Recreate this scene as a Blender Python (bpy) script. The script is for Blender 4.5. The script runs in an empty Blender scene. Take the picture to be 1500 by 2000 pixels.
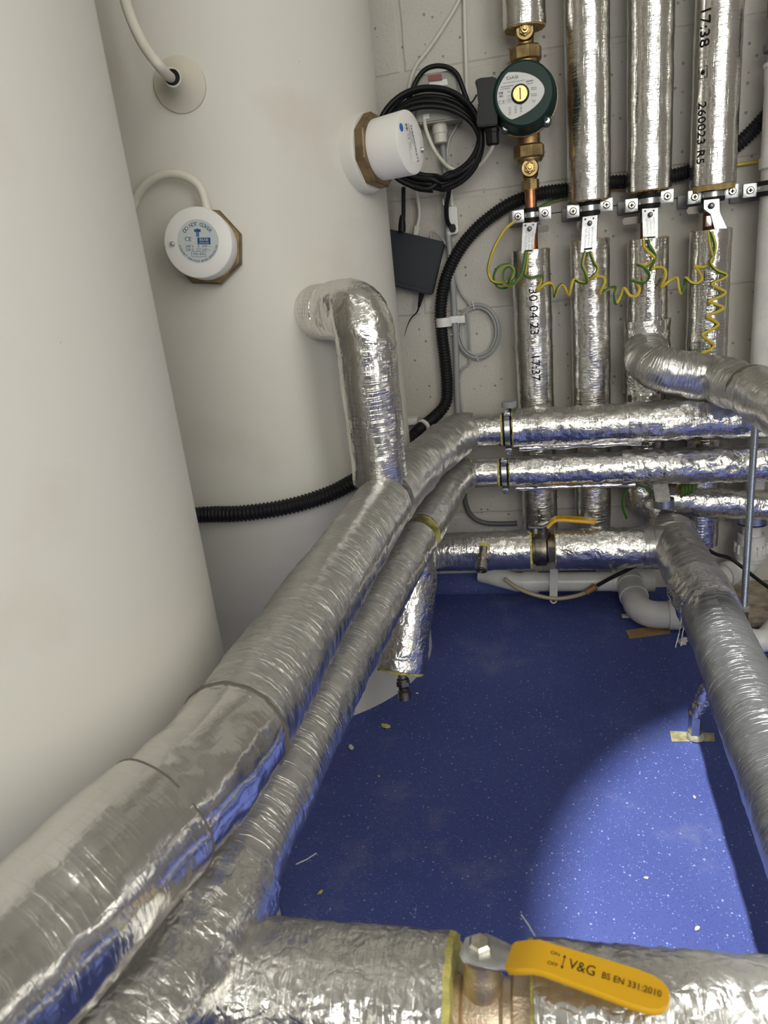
import bpy, bmesh, math, random
from mathutils import Vector, Matrix, noise
random.seed(4)
SC = bpy.context.scene
COL = SC.collection
PI = math.pi
V = Vector

# ------------------------------------------------------------------ camera
FPX, PITCH, ROLL, YAW, CAMZ = 1393.66, 0.322618, 0.109737, 0.214019, 0.74
fwd = V((-math.sin(YAW)*math.cos(PITCH), math.cos(YAW)*math.cos(PITCH), -math.sin(PITCH)))
_r = V((math.cos(YAW), math.sin(YAW), 0)); _d = fwd.cross(_r)
ir = math.cos(ROLL)*_r + math.sin(ROLL)*_d
idn = -math.sin(ROLL)*_r + math.cos(ROLL)*_d
CAM = V((0, 0, CAMZ))
cd = bpy.data.cameras.new('camera'); cam = bpy.data.objects.new('camera', cd); COL.objects.link(cam)
cam.matrix_world = Matrix(((ir.x, -idn.x, -fwd.x, 0), (ir.y, -idn.y, -fwd.y, 0), (ir.z, -idn.z, -fwd.z, CAMZ), (0, 0, 0, 1)))
cd.sensor_fit = 'VERTICAL'; cd.sensor_height = 36; cd.lens = 36*FPX/2000
cd.clip_start = 0.02
cd.dof.use_dof = True; cd.dof.focus_distance = 1.15; cd.dof.aperture_fstop = 14
SC.camera = cam

# ------------------------------------------------------------------ world, lights, exposure
W = bpy.data.worlds.new('world'); SC.world = W; W.use_nodes = True
W.node_tree.nodes['Background'].inputs[0].default_value = (.9, .92, 1, 1)
W.node_tree.nodes['Background'].inputs[1].default_value = .05
def area(name, loc, target, sx, sy, power, col=(1, .93, .80)):
    l = bpy.data.lights.new(name, 'AREA'); l.shape = 'RECTANGLE'; l.size = sx; l.size_y = sy
    l.energy = power; l.color = col
    o = bpy.data.objects.new(name, l); COL.objects.link(o); o.location = loc
    o.rotation_euler = (V(target)-V(loc)).to_track_quat('-Z', 'Y').to_euler()
    return o
area('added_front_fill', (.25, -1.86, 1.30), (0, 1.5, .80), 1.3, 1.3, 33, (1, 1, .95))  # unseen fill added behind the camera to brighten cylinders and wall
area('added_right_fill', (1.13, -.30, 1.15), (-.3, .9, .75), 1.0, 1.7, 22, (1, 1, .95))  # second added fill, from the right, evens out the near cylinder
area('ceiling_batten_light', (.35, .0, 2.50), (.35, .0, 0), 1.4, .16, 2, (1, 1, .93))
sl_ = bpy.data.lights.new('added_floor_spot', 'SPOT'); sl_.energy = 480; sl_.color = (1, 1, .97); sl_.shadow_soft_size = .04  # added spot; its cone edge stands in for the floor shadow's outline
sl_.spot_size = math.radians(22.6); sl_.spot_blend = .05
so_ = bpy.data.objects.new('added_floor_spot', sl_); COL.objects.link(so_); so_.location = (.02, .35, 2.50)
so_.rotation_euler = (V((.50, .62, 0))-V((.02, .35, 2.50))).to_track_quat('-Z', 'Y').to_euler()
SC.view_settings.view_transform = 'Standard'; SC.view_settings.look = 'None'
SC.view_settings.exposure = 0.0; SC.view_settings.gamma = 1.0
SC.view_settings.use_curve_mapping = False

# ------------------------------------------------------------------ pixel -> place
def ray(px, py): return ir*(px-750) + idn*(py-1000) + fwd*FPX
def aty(px, py, y): d = ray(px, py); return CAM + d*(y/d.y)
def atz(px, py, z): d = ray(px, py); return CAM + d*((z-CAMZ)/d.z)
def atd(px, py, t): return CAM + ray(px, py)*(t/FPX)
def ptsy(px, y): return [aty(a, b, y) for a, b in px]

# ------------------------------------------------------------------ materials
def nodes(m):
    m.use_nodes = True; nt = m.node_tree; return nt, nt.nodes, nt.links, nt.nodes['Principled BSDF']
MATS = {}
def mat(name, col, rough=.5, metal=0, bump=0, bscale=200, var=0, vscale=15, spec=None):
    if name in MATS: return MATS[name]
    m = bpy.data.materials.new(name); nt, N, L, B = nodes(m)
    B.inputs['Base Color'].default_value = (*col, 1); B.inputs['Roughness'].default_value = rough
    B.inputs['Metallic'].default_value = metal
    if spec is not None: B.inputs['Specular IOR Level'].default_value = spec
    tc = N.new('ShaderNodeTexCoord')
    if bump:
        n = N.new('ShaderNodeTexNoise'); n.inputs['Scale'].default_value = bscale; n.inputs['Detail'].default_value = 3
        L.new(tc.outputs['Object'], n.inputs['Vector'])
        b = N.new('ShaderNodeBump'); b.inputs['Strength'].default_value = bump; b.inputs['Distance'].default_value = .001
        L.new(n.outputs['Fac'], b.inputs['Height']); L.new(b.outputs['Normal'], B.inputs['Normal'])
    if var:
        n = N.new('ShaderNodeTexNoise'); n.inputs['Scale'].default_value = vscale; n.inputs['Detail'].default_value = 4
        L.new(tc.outputs['Object'], n.inputs['Vector'])
        r = N.new('ShaderNodeValToRGB'); r.color_ramp.elements[0].position = .35; r.color_ramp.elements[1].position = .65
        r.color_ramp.elements[0].color = (*[c*(1-var) for c in col], 1); r.color_ramp.elements[1].color = (*[min(1, c*(1+var*.4)) for c in col], 1)
        L.new(n.outputs['Fac'], r.inputs[0]); L.new(r.outputs[0], B.inputs['Base Color'])
    MATS[name] = m; return m

def math_node(N, L, op, a, b=None, c=None):
    n = N.new('ShaderNodeMath'); n.operation = op
    for i, x in enumerate((a, b, c)):
        if x is None: continue
        if isinstance(x, (int, float)): n.inputs[i].default_value = x
        else: L.new(x, n.inputs[i])
    return n.outputs[0]

def foil(name, dust=.5, rough=.2, scrim=.6, ring=.3, crump=.6, tint=(.80, .78, .74), grid=.0055, dcol=(.34, .33, .31)):
    """reinforced aluminium foil: scrim grid, wrapping wrinkles, crumple, dust lying on upward faces"""
    m = bpy.data.materials.new(name); nt, N, L, B = nodes(m)
    uv = N.new('ShaderNodeUVMap'); uv.uv_map = 'UVMap'
    sx = N.new('ShaderNodeSeparateXYZ'); 
    dn = N.new('ShaderNodeTexNoise'); dn.inputs['Scale'].default_value = 60; dn.inputs['Detail'].default_value = 2
    L.new(uv.outputs[0], dn.inputs['Vector'])
    vm = N.new('ShaderNodeVectorMath'); vm.operation = 'MULTIPLY_ADD'
    L.new(dn.outputs['Color'], vm.inputs[0]); vm.inputs[1].default_value = (.004, .004, 0); L.new(uv.outputs[0], vm.inputs[2])
    L.new(vm.outputs[0], sx.inputs[0])
    def line(o):
        t = math_node(N, L, 'PINGPONG', o, grid/2)
        t = math_node(N, L, 'DIVIDE', t, grid*.13)
        return math_node(N, L, 'SUBTRACT', 1.0, math_node(N, L, 'MINIMUM', t, 1.0))
    lines = math_node(N, L, 'MAXIMUM', line(sx.outputs['X']), line(sx.outputs['Y']))
    pn = N.new('ShaderNodeTexNoise'); pn.inputs['Scale'].default_value = 22; L.new(uv.outputs[0], pn.inputs['Vector'])
    lines = math_node(N, L, 'MULTIPLY', lines, math_node(N, L, 'SMOOTH_MAX', math_node(N, L, 'MULTIPLY_ADD', pn.outputs['Fac'], 4.0, -1.5), 0.0, .2))
    # wrinkles running round the pipe
    mp = N.new('ShaderNodeMapping'); mp.inputs['Scale'].default_value = (9, 150, 1); L.new(vm.outputs[0], mp.inputs['Vector'])
    rn = N.new('ShaderNodeTexNoise'); rn.inputs['Scale'].default_value = 1; rn.inputs['Detail'].default_value = 2; rn.inputs['Distortion'].default_value = .6
    L.new(mp.outputs[0], rn.inputs['Vector'])
    rr = math_node(N, L, 'ABSOLUTE', math_node(N, L, 'SUBTRACT', rn.outputs['Fac'], .5))
    rr = math_node(N, L, 'SUBTRACT', 1.0, math_node(N, L, 'MINIMUM', math_node(N, L, 'MULTIPLY', rr, 22.0), 1.0))
    # crumple facets
    v1 = N.new('ShaderNodeTexVoronoi'); v1.feature = 'DISTANCE_TO_EDGE'; v1.inputs['Scale'].default_value = 75
    tc = N.new('ShaderNodeTexCoord')
    n2 = N.new('ShaderNodeTexNoise'); n2.inputs['Scale'].default_value = 45; n2.inputs['Detail'].default_value = 2; L.new(tc.outputs['Object'], n2.inputs['Vector'])
    vm2 = N.new('ShaderNodeVectorMath'); vm2.operation = 'MULTIPLY_ADD'
    L.new(n2.outputs['Color'], vm2.inputs[0]); vm2.inputs[1].default_value = (.03, .03, .03); L.new(tc.outputs['Object'], vm2.inputs[2])
    L.new(vm2.outputs[0], v1.inputs['Vector'])
    n3 = N.new('ShaderNodeTexNoise'); n3.inputs['Scale'].default_value = 120; n3.inputs['Detail'].default_value = 4; L.new(vm2.outputs[0], n3.inputs['Vector'])
    cr = math_node(N, L, 'ADD', math_node(N, L, 'MULTIPLY', math_node(N, L, 'MINIMUM', v1.outputs['Distance'], .35), 1.6), math_node(N, L, 'MULTIPLY', n3.outputs['Fac'], .9))
    h = math_node(N, L, 'ADD', math_node(N, L, 'MULTIPLY', lines, scrim*.35), math_node(N, L, 'MULTIPLY', rr, ring))
    h = math_node(N, L, 'ADD', h, math_node(N, L, 'MULTIPLY', cr, crump))
    bp = N.new('ShaderNodeBump'); bp.inputs['Strength'].default_value = 1; bp.inputs['Distance'].default_value = .0007
    L.new(h, bp.inputs['Height']); L.new(bp.outputs['Normal'], B.inputs['Normal'])
    B.inputs['Metallic'].default_value = 1
    r2 = N.new('ShaderNodeTexNoise'); r2.inputs['Scale'].default_value = 30; r2.inputs['Detail'].default_value = 3; L.new(tc.outputs['Object'], r2.inputs['Vector'])
    L.new(math_node(N, L, 'MULTIPLY_ADD', r2.outputs['Fac'], .18, rough-.09), B.inputs['Roughness'])
    cm = N.new('ShaderNodeMix'); cm.data_type = 'RGBA'; L.new(math_node(N, L, 'MULTIPLY', lines, .55*scrim), cm.inputs[0])
    cm.inputs[6].default_value = (*tint, 1); cm.inputs[7].default_value = (.36, .35, .33, 1); L.new(cm.outputs[2], B.inputs['Base Color'])
    # dust on upward faces
    ge = N.new('ShaderNodeNewGeometry'); sz = N.new('ShaderNodeSeparateXYZ'); L.new(ge.outputs['Normal'], sz.inputs[0])
    dd = N.new('ShaderNodeTexNoise'); dd.inputs['Scale'].default_value = 26; dd.inputs['Detail'].default_value = 6; L.new(tc.outputs['Object'], dd.inputs['Vector'])
    f = math_node(N, L, 'ADD', sz.outputs['Z'], math_node(N, L, 'MULTIPLY_ADD', dd.outputs['Fac'], .9, -.45))
    mr = N.new('ShaderNodeMapRange'); mr.interpolation_type = 'SMOOTHSTEP'
    mr.inputs['From Min'].default_value = .25; mr.inputs['From Max'].default_value = .95; mr.inputs['To Max'].default_value = dust
    L.new(f, mr.inputs['Value'])
    fac = math_node(N, L, 'MULTIPLY', mr.outputs[0], math_node(N, L, 'SUBTRACT', 1.0, math_node(N, L, 'MULTIPLY', rr, .75*min(1, ring*2))))
    D = N.new('ShaderNodeBsdfPrincipled'); D.inputs['Base Color'].default_value = (*dcol, 1); D.inputs['Roughness'].default_value = .55
    D.inputs['Metallic'].default_value = .35
    L.new(bp.outputs['Normal'], D.inputs['Normal'])
    mx = N.new('ShaderNodeMixShader'); L.new(fac, mx.inputs[0]); L.new(B.outputs[0], mx.inputs[1]); L.new(D.outputs[0], mx.inputs[2])
    L.new(mx.outputs[0], N['Material Output'].inputs[0])
    MATS[name] = m; return m

F_SIDE = foil('foil_dusty_run', dust=.75, rough=.24, ring=.55, crump=.30, scrim=.25)
F_NEAR = foil('foil_near_smooth', dust=.35, rough=.15, ring=.06, crump=.22, scrim=.25, grid=.008)
F_WALL = foil('foil_wall_pipe', dust=.25, rough=.21, ring=.25, crump=.30, scrim=.5, grid=.006)
F_BACK = foil('foil_back_run', dust=.4, rough=.17, ring=.15, crump=.75, scrim=.45)
F_ELBO = foil('foil_elbow', dust=.3, rough=.16, ring=.12, crump=.35, scrim=1.0, grid=.006)
F_CRMP = foil('foil_elbow_creased', dust=.25, rough=.16, ring=.1, crump=.7, scrim=.2)
F_CRSH = foil('foil_crushed', dust=.35, rough=.21, ring=.10, crump=1.2, scrim=.3)
F_LOW = foil('foil_low_dust', dust=.95, rough=.36, ring=.85, crump=.22, scrim=.1, dcol=(.125, .128, .13), tint=(.56, .56, .55))
F_GREY = foil('foil_grey_dust', dust=.9, rough=.32, ring=.65, crump=.40, scrim=.15, dcol=(.26, .25, .235))
COPPER = mat('copper', (.55, .25, .13), .32, 1, .2, 60, .35, 40)
COPDK = mat('tarnished_copper', (.20, .09, .05), .45, 1)
BRASS = mat('brass', (.62, .44, .18), .33, 1, .15, 90, .3, 60)
BRASSD = mat('brass_dull', (.42, .30, .14), .42, 1, .3, 120, .35, 50)
BRONZE = mat('bronze_cast', (.40, .25, .12), .45, .9, .5, 400, .3, 60)
ZINC = mat('zinc_steel', (.62, .63, .64), .30, 1, .15, 300, .15, 60)
STEEL = mat('galvanised_rod', (.52, .57, .62), .36, 1, .1, 300)
NICKEL = mat('nickel_plate', (.70, .66, .56), .24, 1, .1, 200, .15, 40)
DKMET = mat('tarnished_nickel', (.34, .30, .24), .35, 1, .3, 200, .4, 50)
BLACK = mat('black_plastic', (.012, .012, .013), .38, spec=.22)
BLACKR = mat('black_rubber', (.014, .014, .015), .55, spec=.22)
CORR = mat('black_conduit', (.014, .014, .015), .42, spec=.22)
CHARC = mat('charcoal_plastic', (.030, .034, .040), .45, spec=.22)
GREEN = mat('dark_green_paint', (.007, .030, .023), .42, 0, .12, 300, spec=.25)
WHITEP = mat('white_plastic', (.78, .77, .73), .35)
CAPW = mat('white_cap_plastic', (.83, .81, .77), .38)
PVC = mat('white_waste_pvc', (.74, .72, .67), .30, 0, 0, 1, .16, 18)
CASTB = mat('satin_cast_brass', (.74, .60, .44), .42, .85, .5, 500, .2, 50)
FLNG = mat('dull_brass_flange', (.27, .20, .11), .5, .85, .3, 120, .35, 50)
CREAM = mat('cream_cable', (.74, .71, .60), .42)
WCABLE = mat('off_white_cable', (.66, .64, .57), .45)
GREYP = mat('grey_plastic', (.30, .31, .30), .45)
GREYC = mat('grey_cable', (.36, .36, .35), .45)
GREYB = mat('grey_green_enclosure', (.33, .33, .28), .45)
RED = mat('red_rocker', (.22, .018, .014), .3)
YELLOW = mat('yellow_lever_sleeve', (.86, .47, .015), .38)
FOAM = mat('yellow_foam', (.60, .54, .16), .85, 0, .9, 500, .3, 120)
FOAMB = mat('brown_foam', (.46, .33, .13), .8, 0, .8, 500, .25, 120)
INKB = mat('blue_ink', (.03, .10, .26), .6, spec=.05)
INKK = mat('black_ink', (.02, .02, .022), .6, spec=.05)
INKG = mat('grey_ink', (.16, .16, .16), .6, spec=.05)
LABELB = mat('pale_label', (.56, .60, .57), .45)
PLATE = mat('pale_name_plate', (.66, .66, .63), .35)
BLUED = mat('blue_dot', (.012, .12, .46), .45)
CARD = mat('brown_card', (.36, .24, .10), .8, 0, .4, 200, .2, 60)
TAPE = mat('worn_tape', (.40, .36, .20), .75, 0, .5, 200, .45, 70)
BOARD = mat('brown_board', (.50, .42, .31), .9, 0, 1.0, 160, .45, 40)
CLEAR = mat('clear_hose', (.42, .36, .22), .2, 0)
DIRT = mat('pale_crumb', (.62, .60, .52), .9)

def earth_mat():
    m = bpy.data.materials.new('earth_wire_sheath'); nt, N, L, B = nodes(m)
    uv = N.new('ShaderNodeUVMap'); uv.uv_map = 'UVMap'; s = N.new('ShaderNodeSeparateXYZ'); L.new(uv.outputs[0], s.inputs[0])
    a = math_node(N, L, 'DIVIDE', s.outputs['X'], 2*PI*.0029)
    a = math_node(N, L, 'ADD', a, math_node(N, L, 'MULTIPLY', s.outputs['Y'], .9))
    t = math_node(N, L, 'LESS_THAN', math_node(N, L, 'FRACT', a), .34)
    c = N.new('ShaderNodeMix'); c.data_type = 'RGBA'; L.new(t, c.inputs[0])
    c.inputs[6].default_value = (.66, .50, .06, 1); c.inputs[7].default_value = (.05, .16, .03, 1)
    L.new(c.outputs[2], B.inputs['Base Color']); B.inputs['Roughness'].default_value = .42
    return m
EARTH = earth_mat()

def tank_mat():
    m = bpy.data.materials.new('off_white_tank_coat'); nt, N, L, B = nodes(m)
    tc = N.new('ShaderNodeTexCoord')
    n = N.new('ShaderNodeTexNoise'); n.inputs['Scale'].default_value = 5; n.inputs['Detail'].default_value = 5; L.new(tc.outputs['Object'], n.inputs['Vector'])
    r = N.new('ShaderNodeValToRGB'); r.color_ramp.elements[0].position = .32; r.color_ramp.elements[1].position = .46
    r.color_ramp.elements[0].color = (.63, .575, .50, 1); r.color_ramp.elements[1].color = (.68, .655, .59, 1)
    L.new(n.outputs['Fac'], r.inputs[0])
    v = N.new('ShaderNodeTexVoronoi'); v.inputs['Scale'].default_value = 24; L.new(tc.outputs['Object'], v.inputs['Vector'])
    s = math_node(N, L, 'LESS_THAN', v.outputs['Distance'], .022)
    s = math_node(N, L, 'MULTIPLY', s, .45)
    c = N.new('ShaderNodeMix'); c.data_type = 'RGBA'; L.new(s, c.inputs[0]); L.new(r.outputs[0], c.inputs[6]); c.inputs[7].default_value = (.25, .22, .17, 1)
    L.new(c.outputs[2], B.inputs['Base Color']); B.inputs['Roughness'].default_value = .42; B.inputs['Specular IOR Level'].default_value = .35
    b = N.new('ShaderNodeBump'); b.inputs['Strength'].default_value = .08; b.inputs['Distance'].default_value = .002
    n2 = N.new('ShaderNodeTexNoise'); n2.inputs['Scale'].default_value = 18; L.new(tc.outputs['Object'], n2.inputs['Vector'])
    L.new(n2.outputs['Fac'], b.inputs['Height']); L.new(b.outputs['Normal'], B.inputs['Normal'])
    return m
TANK = tank_mat()

def floor_mat():
    m = bpy.data.materials.new('blue_safety_vinyl'); nt, N, L, B = nodes(m)
    tc = N.new('ShaderNodeTexCoord')
    def specks(scale, thr, keep):
        v = N.new('ShaderNodeTexVoronoi'); v.inputs['Scale'].default_value = scale; L.new(tc.outputs['Object'], v.inputs['Vector'])
        s = math_node(N, L, 'LESS_THAN', v.outputs['Distance'], thr)
        w = N.new('ShaderNodeSeparateColor'); L.new(v.outputs['Color'], w.inputs[0])
        return math_node(N, L, 'MULTIPLY', s, math_node(N, L, 'GREATER_THAN', w.outputs[0], keep))
    n = N.new('ShaderNodeTexNoise'); n.inputs['Scale'].default_value = 3.5; n.inputs['Detail'].default_value = 6; L.new(tc.outputs['Object'], n.inputs['Vector'])
    r = N.new('ShaderNodeValToRGB'); r.color_ramp.elements[0].position = .3; r.color_ramp.elements[1].position = .7
    r.color_ramp.elements[0].color = (.055, .075, .25, 1); r.color_ramp.elements[1].color = (.080, .105, .30, 1)
    L.new(n.outputs['Fac'], r.inputs[0])
    # dusty scuffs
    n4 = N.new('ShaderNodeTexNoise'); n4.inputs['Scale'].default_value = 7; n4.inputs['Detail'].default_value = 8; n4.inputs['Roughness'].default_value = .7; L.new(tc.outputs['Object'], n4.inputs['Vector'])
    mr = N.new('ShaderNodeMapRange'); mr.inputs['From Min'].default_value = .56; mr.inputs['From Max'].default_value = .8; mr.inputs['To Max'].default_value = .6; L.new(n4.outputs['Fac'], mr.inputs['Value'])
    def over(base, fac, col):
        c = N.new('ShaderNodeMix'); c.data_type = 'RGBA'; L.new(fac, c.inputs[0]); L.new(base, c.inputs[6]); c.inputs[7].default_value = (*col, 1); return c.outputs[2]
    o = over(r.outputs[0], mr.outputs[0], (.20, .21, .30))
    o = over(o, math_node(N, L, 'MULTIPLY', specks(420, .30, .45), .55), (.02, .03, .17))
    o = over(o, math_node(N, L, 'MULTIPLY', specks(300, .26, .70), .50), (.25, .30, .62))
    o = over(o, math_node(N, L, 'MULTIPLY', specks(150, .20, .82), .6), (.40, .45, .66))
    L.new(o, B.inputs['Base Color']); B.inputs['Roughness'].default_value = .55; B.inputs['Specular IOR Level'].default_value = .18
    b = N.new('ShaderNodeBump'); b.inputs['Strength'].default_value = .25; b.inputs['Distance'].default_value = .0006
    n2 = N.new('ShaderNodeTexNoise'); n2.inputs['Scale'].default_value = 600; L.new(tc.outputs['Object'], n2.inputs['Vector'])
    L.new(n2.outputs['Fac'], b.inputs['Height']); L.new(b.outputs['Normal'], B.inputs['Normal'])
    return m
FLOORM = floor_mat()

def wall_mat():
    m = bpy.data.materials.new('painted_blockwork'); nt, N, L, B = nodes(m)
    tc = N.new('ShaderNodeTexCoord'); s = N.new('ShaderNodeSeparateXYZ')
    dn = N.new('ShaderNodeTexNoise'); dn.inputs['Scale'].default_value = 25; L.new(tc.outputs['Object'], dn.inputs['Vector'])
    vm = N.new('ShaderNodeVectorMath'); vm.operation = 'MULTIPLY_ADD'; L.new(dn.outputs['Color'], vm.inputs[0]); vm.inputs[1].default_value = (.005, .005, .005); L.new(tc.outputs['Object'], vm.inputs[2])
    L.new(vm.outputs[0], s.inputs[0])
    zz = math_node(N, L, 'DIVIDE', math_node(N, L, 'SUBTRACT', s.outputs['Z'], .195), .225)
    row = math_node(N, L, 'FLOOR', math_node(N, L, 'ADD', zz, 40))
    odd = math_node(N, L, 'MODULO', row, 2.0)
    xx = math_node(N, L, 'ADD', s.outputs['X'], math_node(N, L, 'MULTIPLY', odd, .225))
    xx = math_node(N, L, 'ADD', xx, 9.205)
    gx = math_node(N, L, 'PINGPONG', xx, .225)
    gz = math_node(N, L, 'PINGPONG', math_node(N, L, 'MULTIPLY', math_node(N, L, 'ADD', zz, 40), .225), .1125)
    g = math_node(N, L, 'MINIMUM', gx, gz)
    mr = N.new('ShaderNodeMapRange'); mr.interpolation_type = 'SMOOTHSTEP'; mr.inputs['From Min'].default_value = .003; mr.inputs['From Max'].default_value = .0075; L.new(g, mr.inputs['Value'])
    n = N.new('ShaderNodeTexNoise'); n.inputs['Scale'].default_value = 180; n.inputs['Detail'].default_value = 4; L.new(tc.outputs['Object'], n.inputs['Vector'])
    v = N.new('ShaderNodeTexVoronoi'); v.inputs['Scale'].default_value = 65; L.new(vm.outputs[0], v.inputs['Vector'])
    w = N.new('ShaderNodeSeparateColor'); L.new(v.outputs['Color'], w.inputs[0])
    pr = N.new('ShaderNodeMapRange'); pr.inputs['From Min'].default_value = .08; pr.inputs['From Max'].default_value = .20; L.new(v.outputs['Distance'], pr.inputs['Value'])
    pit = math_node(N, L, 'MAXIMUM', pr.outputs[0], math_node(N, L, 'LESS_THAN', w.outputs[0], .70))
    h = math_node(N, L, 'ADD', math_node(N, L, 'MULTIPLY', mr.outputs[0], .7), math_node(N, L, 'MULTIPLY', n.outputs['Fac'], .45))
    h = math_node(N, L, 'ADD', h, math_node(N, L, 'MULTIPLY', pit, .6))
    b = N.new('ShaderNodeBump'); b.inputs['Strength'].default_value = .8; b.inputs['Distance'].default_value = .0035
    L.new(h, b.inputs['Height']); L.new(b.outputs['Normal'], B.inputs['Normal'])
    n5 = N.new('ShaderNodeTexNoise'); n5.inputs['Scale'].default_value = 4; n5.inputs['Detail'].default_value = 5; L.new(tc.outputs['Object'], n5.inputs['Vector'])
    r = N.new('ShaderNodeValToRGB'); r.color_ramp.elements[0].position = .3; r.color_ramp.elements[1].position = .6
    r.color_ramp.elements[0].color = (.50, .46, .40, 1); r.color_ramp.elements[1].color = (.57, .545, .49, 1); L.new(n5.outputs['Fac'], r.inputs[0])
    c = N.new('ShaderNodeMix'); c.data_type = 'RGBA'; L.new(math_node(N, L, 'MULTIPLY', math_node(N, L, 'SUBTRACT', 1.0, pit), .6), c.inputs[0]); L.new(r.outputs[0], c.inputs[6]); c.inputs[7].default_value = (.14, .12, .10, 1)
    p0, p1 = aty(1075, 417, WY), aty(1440, 373, WY); so = N.new('ShaderNodeSeparateXYZ'); L.new(tc.outputs['Object'], so.inputs[0])
    ln = math_node(N, L, 'ABSOLUTE', math_node(N, L, 'SUBTRACT', so.outputs['Z'], math_node(N, L, 'MULTIPLY_ADD', so.outputs['X'], (p1.z-p0.z)/(p1.x-p0.x), p0.z-p0.x*(p1.z-p0.z)/(p1.x-p0.x))))
    ln = math_node(N, L, 'LESS_THAN', ln, .0010)
    ln = math_node(N, L, 'MULTIPLY', ln, math_node(N, L, 'GREATER_THAN', dn.outputs['Fac'], .42))
    ln = math_node(N, L, 'MULTIPLY', ln, math_node(N, L, 'GREATER_THAN', so.outputs['X'], .045))
    ln = math_node(N, L, 'MULTIPLY', ln, math_node(N, L, 'LESS_THAN', so.outputs['X'], .43))
    c2 = N.new('ShaderNodeMix'); c2.data_type = 'RGBA'; L.new(ln, c2.inputs[0]); L.new(c.outputs[2], c2.inputs[6]); c2.inputs[7].default_value = (.05, .05, .05, 1); c = c2
    L.new(c.outputs[2], B.inputs['Base Color']); B.inputs['Roughness'].default_value = .6; B.inputs['Specular IOR Level'].default_value = .3
    return m
WY = 1.557
WALLM = wall_mat()
PLAIN = mat('plain_white_paint', (.66, .64, .58), .7)

# ------------------------------------------------------------------ object helpers
def thing(name, loc, label, cat, group=None):
    o = bpy.data.objects.new(name, None); COL.objects.link(o); o.location = loc; o.empty_display_size = .03
    o['label'] = label; o['category'] = cat
    if group: o['group'] = group
    return o
def origin(o):
    p = V((0, 0, 0))
    while o is not None: p = p + o.location; o = o.parent
    return p
def link(name, bm, m, parent=None, smooth=True, sharp=38, label=None, norm=True):
    """bm holds world coordinates; one mesh object out of it"""
    bmesh.ops.remove_doubles(bm, verts=bm.verts, dist=1e-6)
    if norm: bmesh.ops.recalc_face_normals(bm, faces=bm.faces)
    off = origin(parent)
    if parent is None:
        lo = V([min(v.co[i] for v in bm.verts) for i in range(3)]); hi = V([max(v.co[i] for v in bm.verts) for i in range(3)])
        off = V((0, 0, 0)) if name.startswith('wall_') else V(((lo.x+hi.x)/2, (lo.y+hi.y)/2, lo.z))
    for v in bm.verts: v.co -= off
    if smooth:
        for f in bm.faces: f.smooth = True
        for e in bm.edges:
            if len(e.link_faces) == 2 and e.calc_face_angle(0) > math.radians(sharp): e.smooth = False
    me = bpy.data.meshes.new(name); bm.to_mesh(me); bm.free()
    ms = m if isinstance(m, (list, tuple)) else [m]
    for x in ms: me.materials.append(x)
    o = bpy.data.objects.new(name, me); COL.objects.link(o)
    if parent is not None: o.parent = parent
    else: o.location = off
    if label: o['label'] = label
    return o
def tag(o, label, cat, group=None):
    o['label'] = label; o['category'] = cat
    if group: o['group'] = group
    return o
def struct(name, bm, m, smooth=False):
    o = link(name, bm, m, None, smooth); o['kind'] = 'structure'; return o
def NB():
    bm = bmesh.new(); bm.loops.layers.uv.new('UVMap'); return bm

def spline(pts, n=8, closed=False):
    pts = [V(p) for p in pts]; out = []; N = len(pts)
    for i in range(N if closed else N-1):
        if closed: a, b, c, d = pts[i-1], pts[i], pts[(i+1) % N], pts[(i+2) % N]
        else: a, b, c, d = pts[max(i-1, 0)], pts[i], pts[i+1], pts[min(i+2, N-1)]
        for k in range(n):
            t = k/n
            out.append(.5*((2*b)+(c-a)*t+(2*a-5*b+4*c-d)*t*t+(3*b-a-3*c+d)*t**3))
    if not closed: out.append(pts[-1])
    return out
def fillet(pts, rad, n=10):
    pts = [V(p) for p in pts]; out = [pts[0]]
    for i in range(1, len(pts)-1):
        a, b, c = pts[i-1], pts[i], pts[i+1]; u = (a-b).normalized(); w = (c-b).normalized()
        th = u.angle(w); d = min(rad/math.tan(th/2) if th < 3.1 else 0, .48*(a-b).length, .48*(c-b).length)
        p, q = b+u*d, b+w*d
        for k in range(n+1):
            t = k/n; out.append((1-t)**2*p+2*t*(1-t)*b+t*t*q)
    out.append(pts[-1]); return out
def resample(path, step):
    out = [path[0].copy()]; acc = 0
    L = [0]
    for a, b in zip(path, path[1:]): L.append(L[-1]+(b-a).length)
    n = max(1, round(L[-1]/step)); j = 0; out = []
    for k in range(n+1):
        s = L[-1]*k/n
        while j < len(path)-2 and L[j+1] < s: j += 1
        seg = L[j+1]-L[j]; t = (s-L[j])/seg if seg > 1e-9 else 0
        out.append(path[j].lerp(path[j+1], min(max(t, 0), 1)))
    return out
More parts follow.
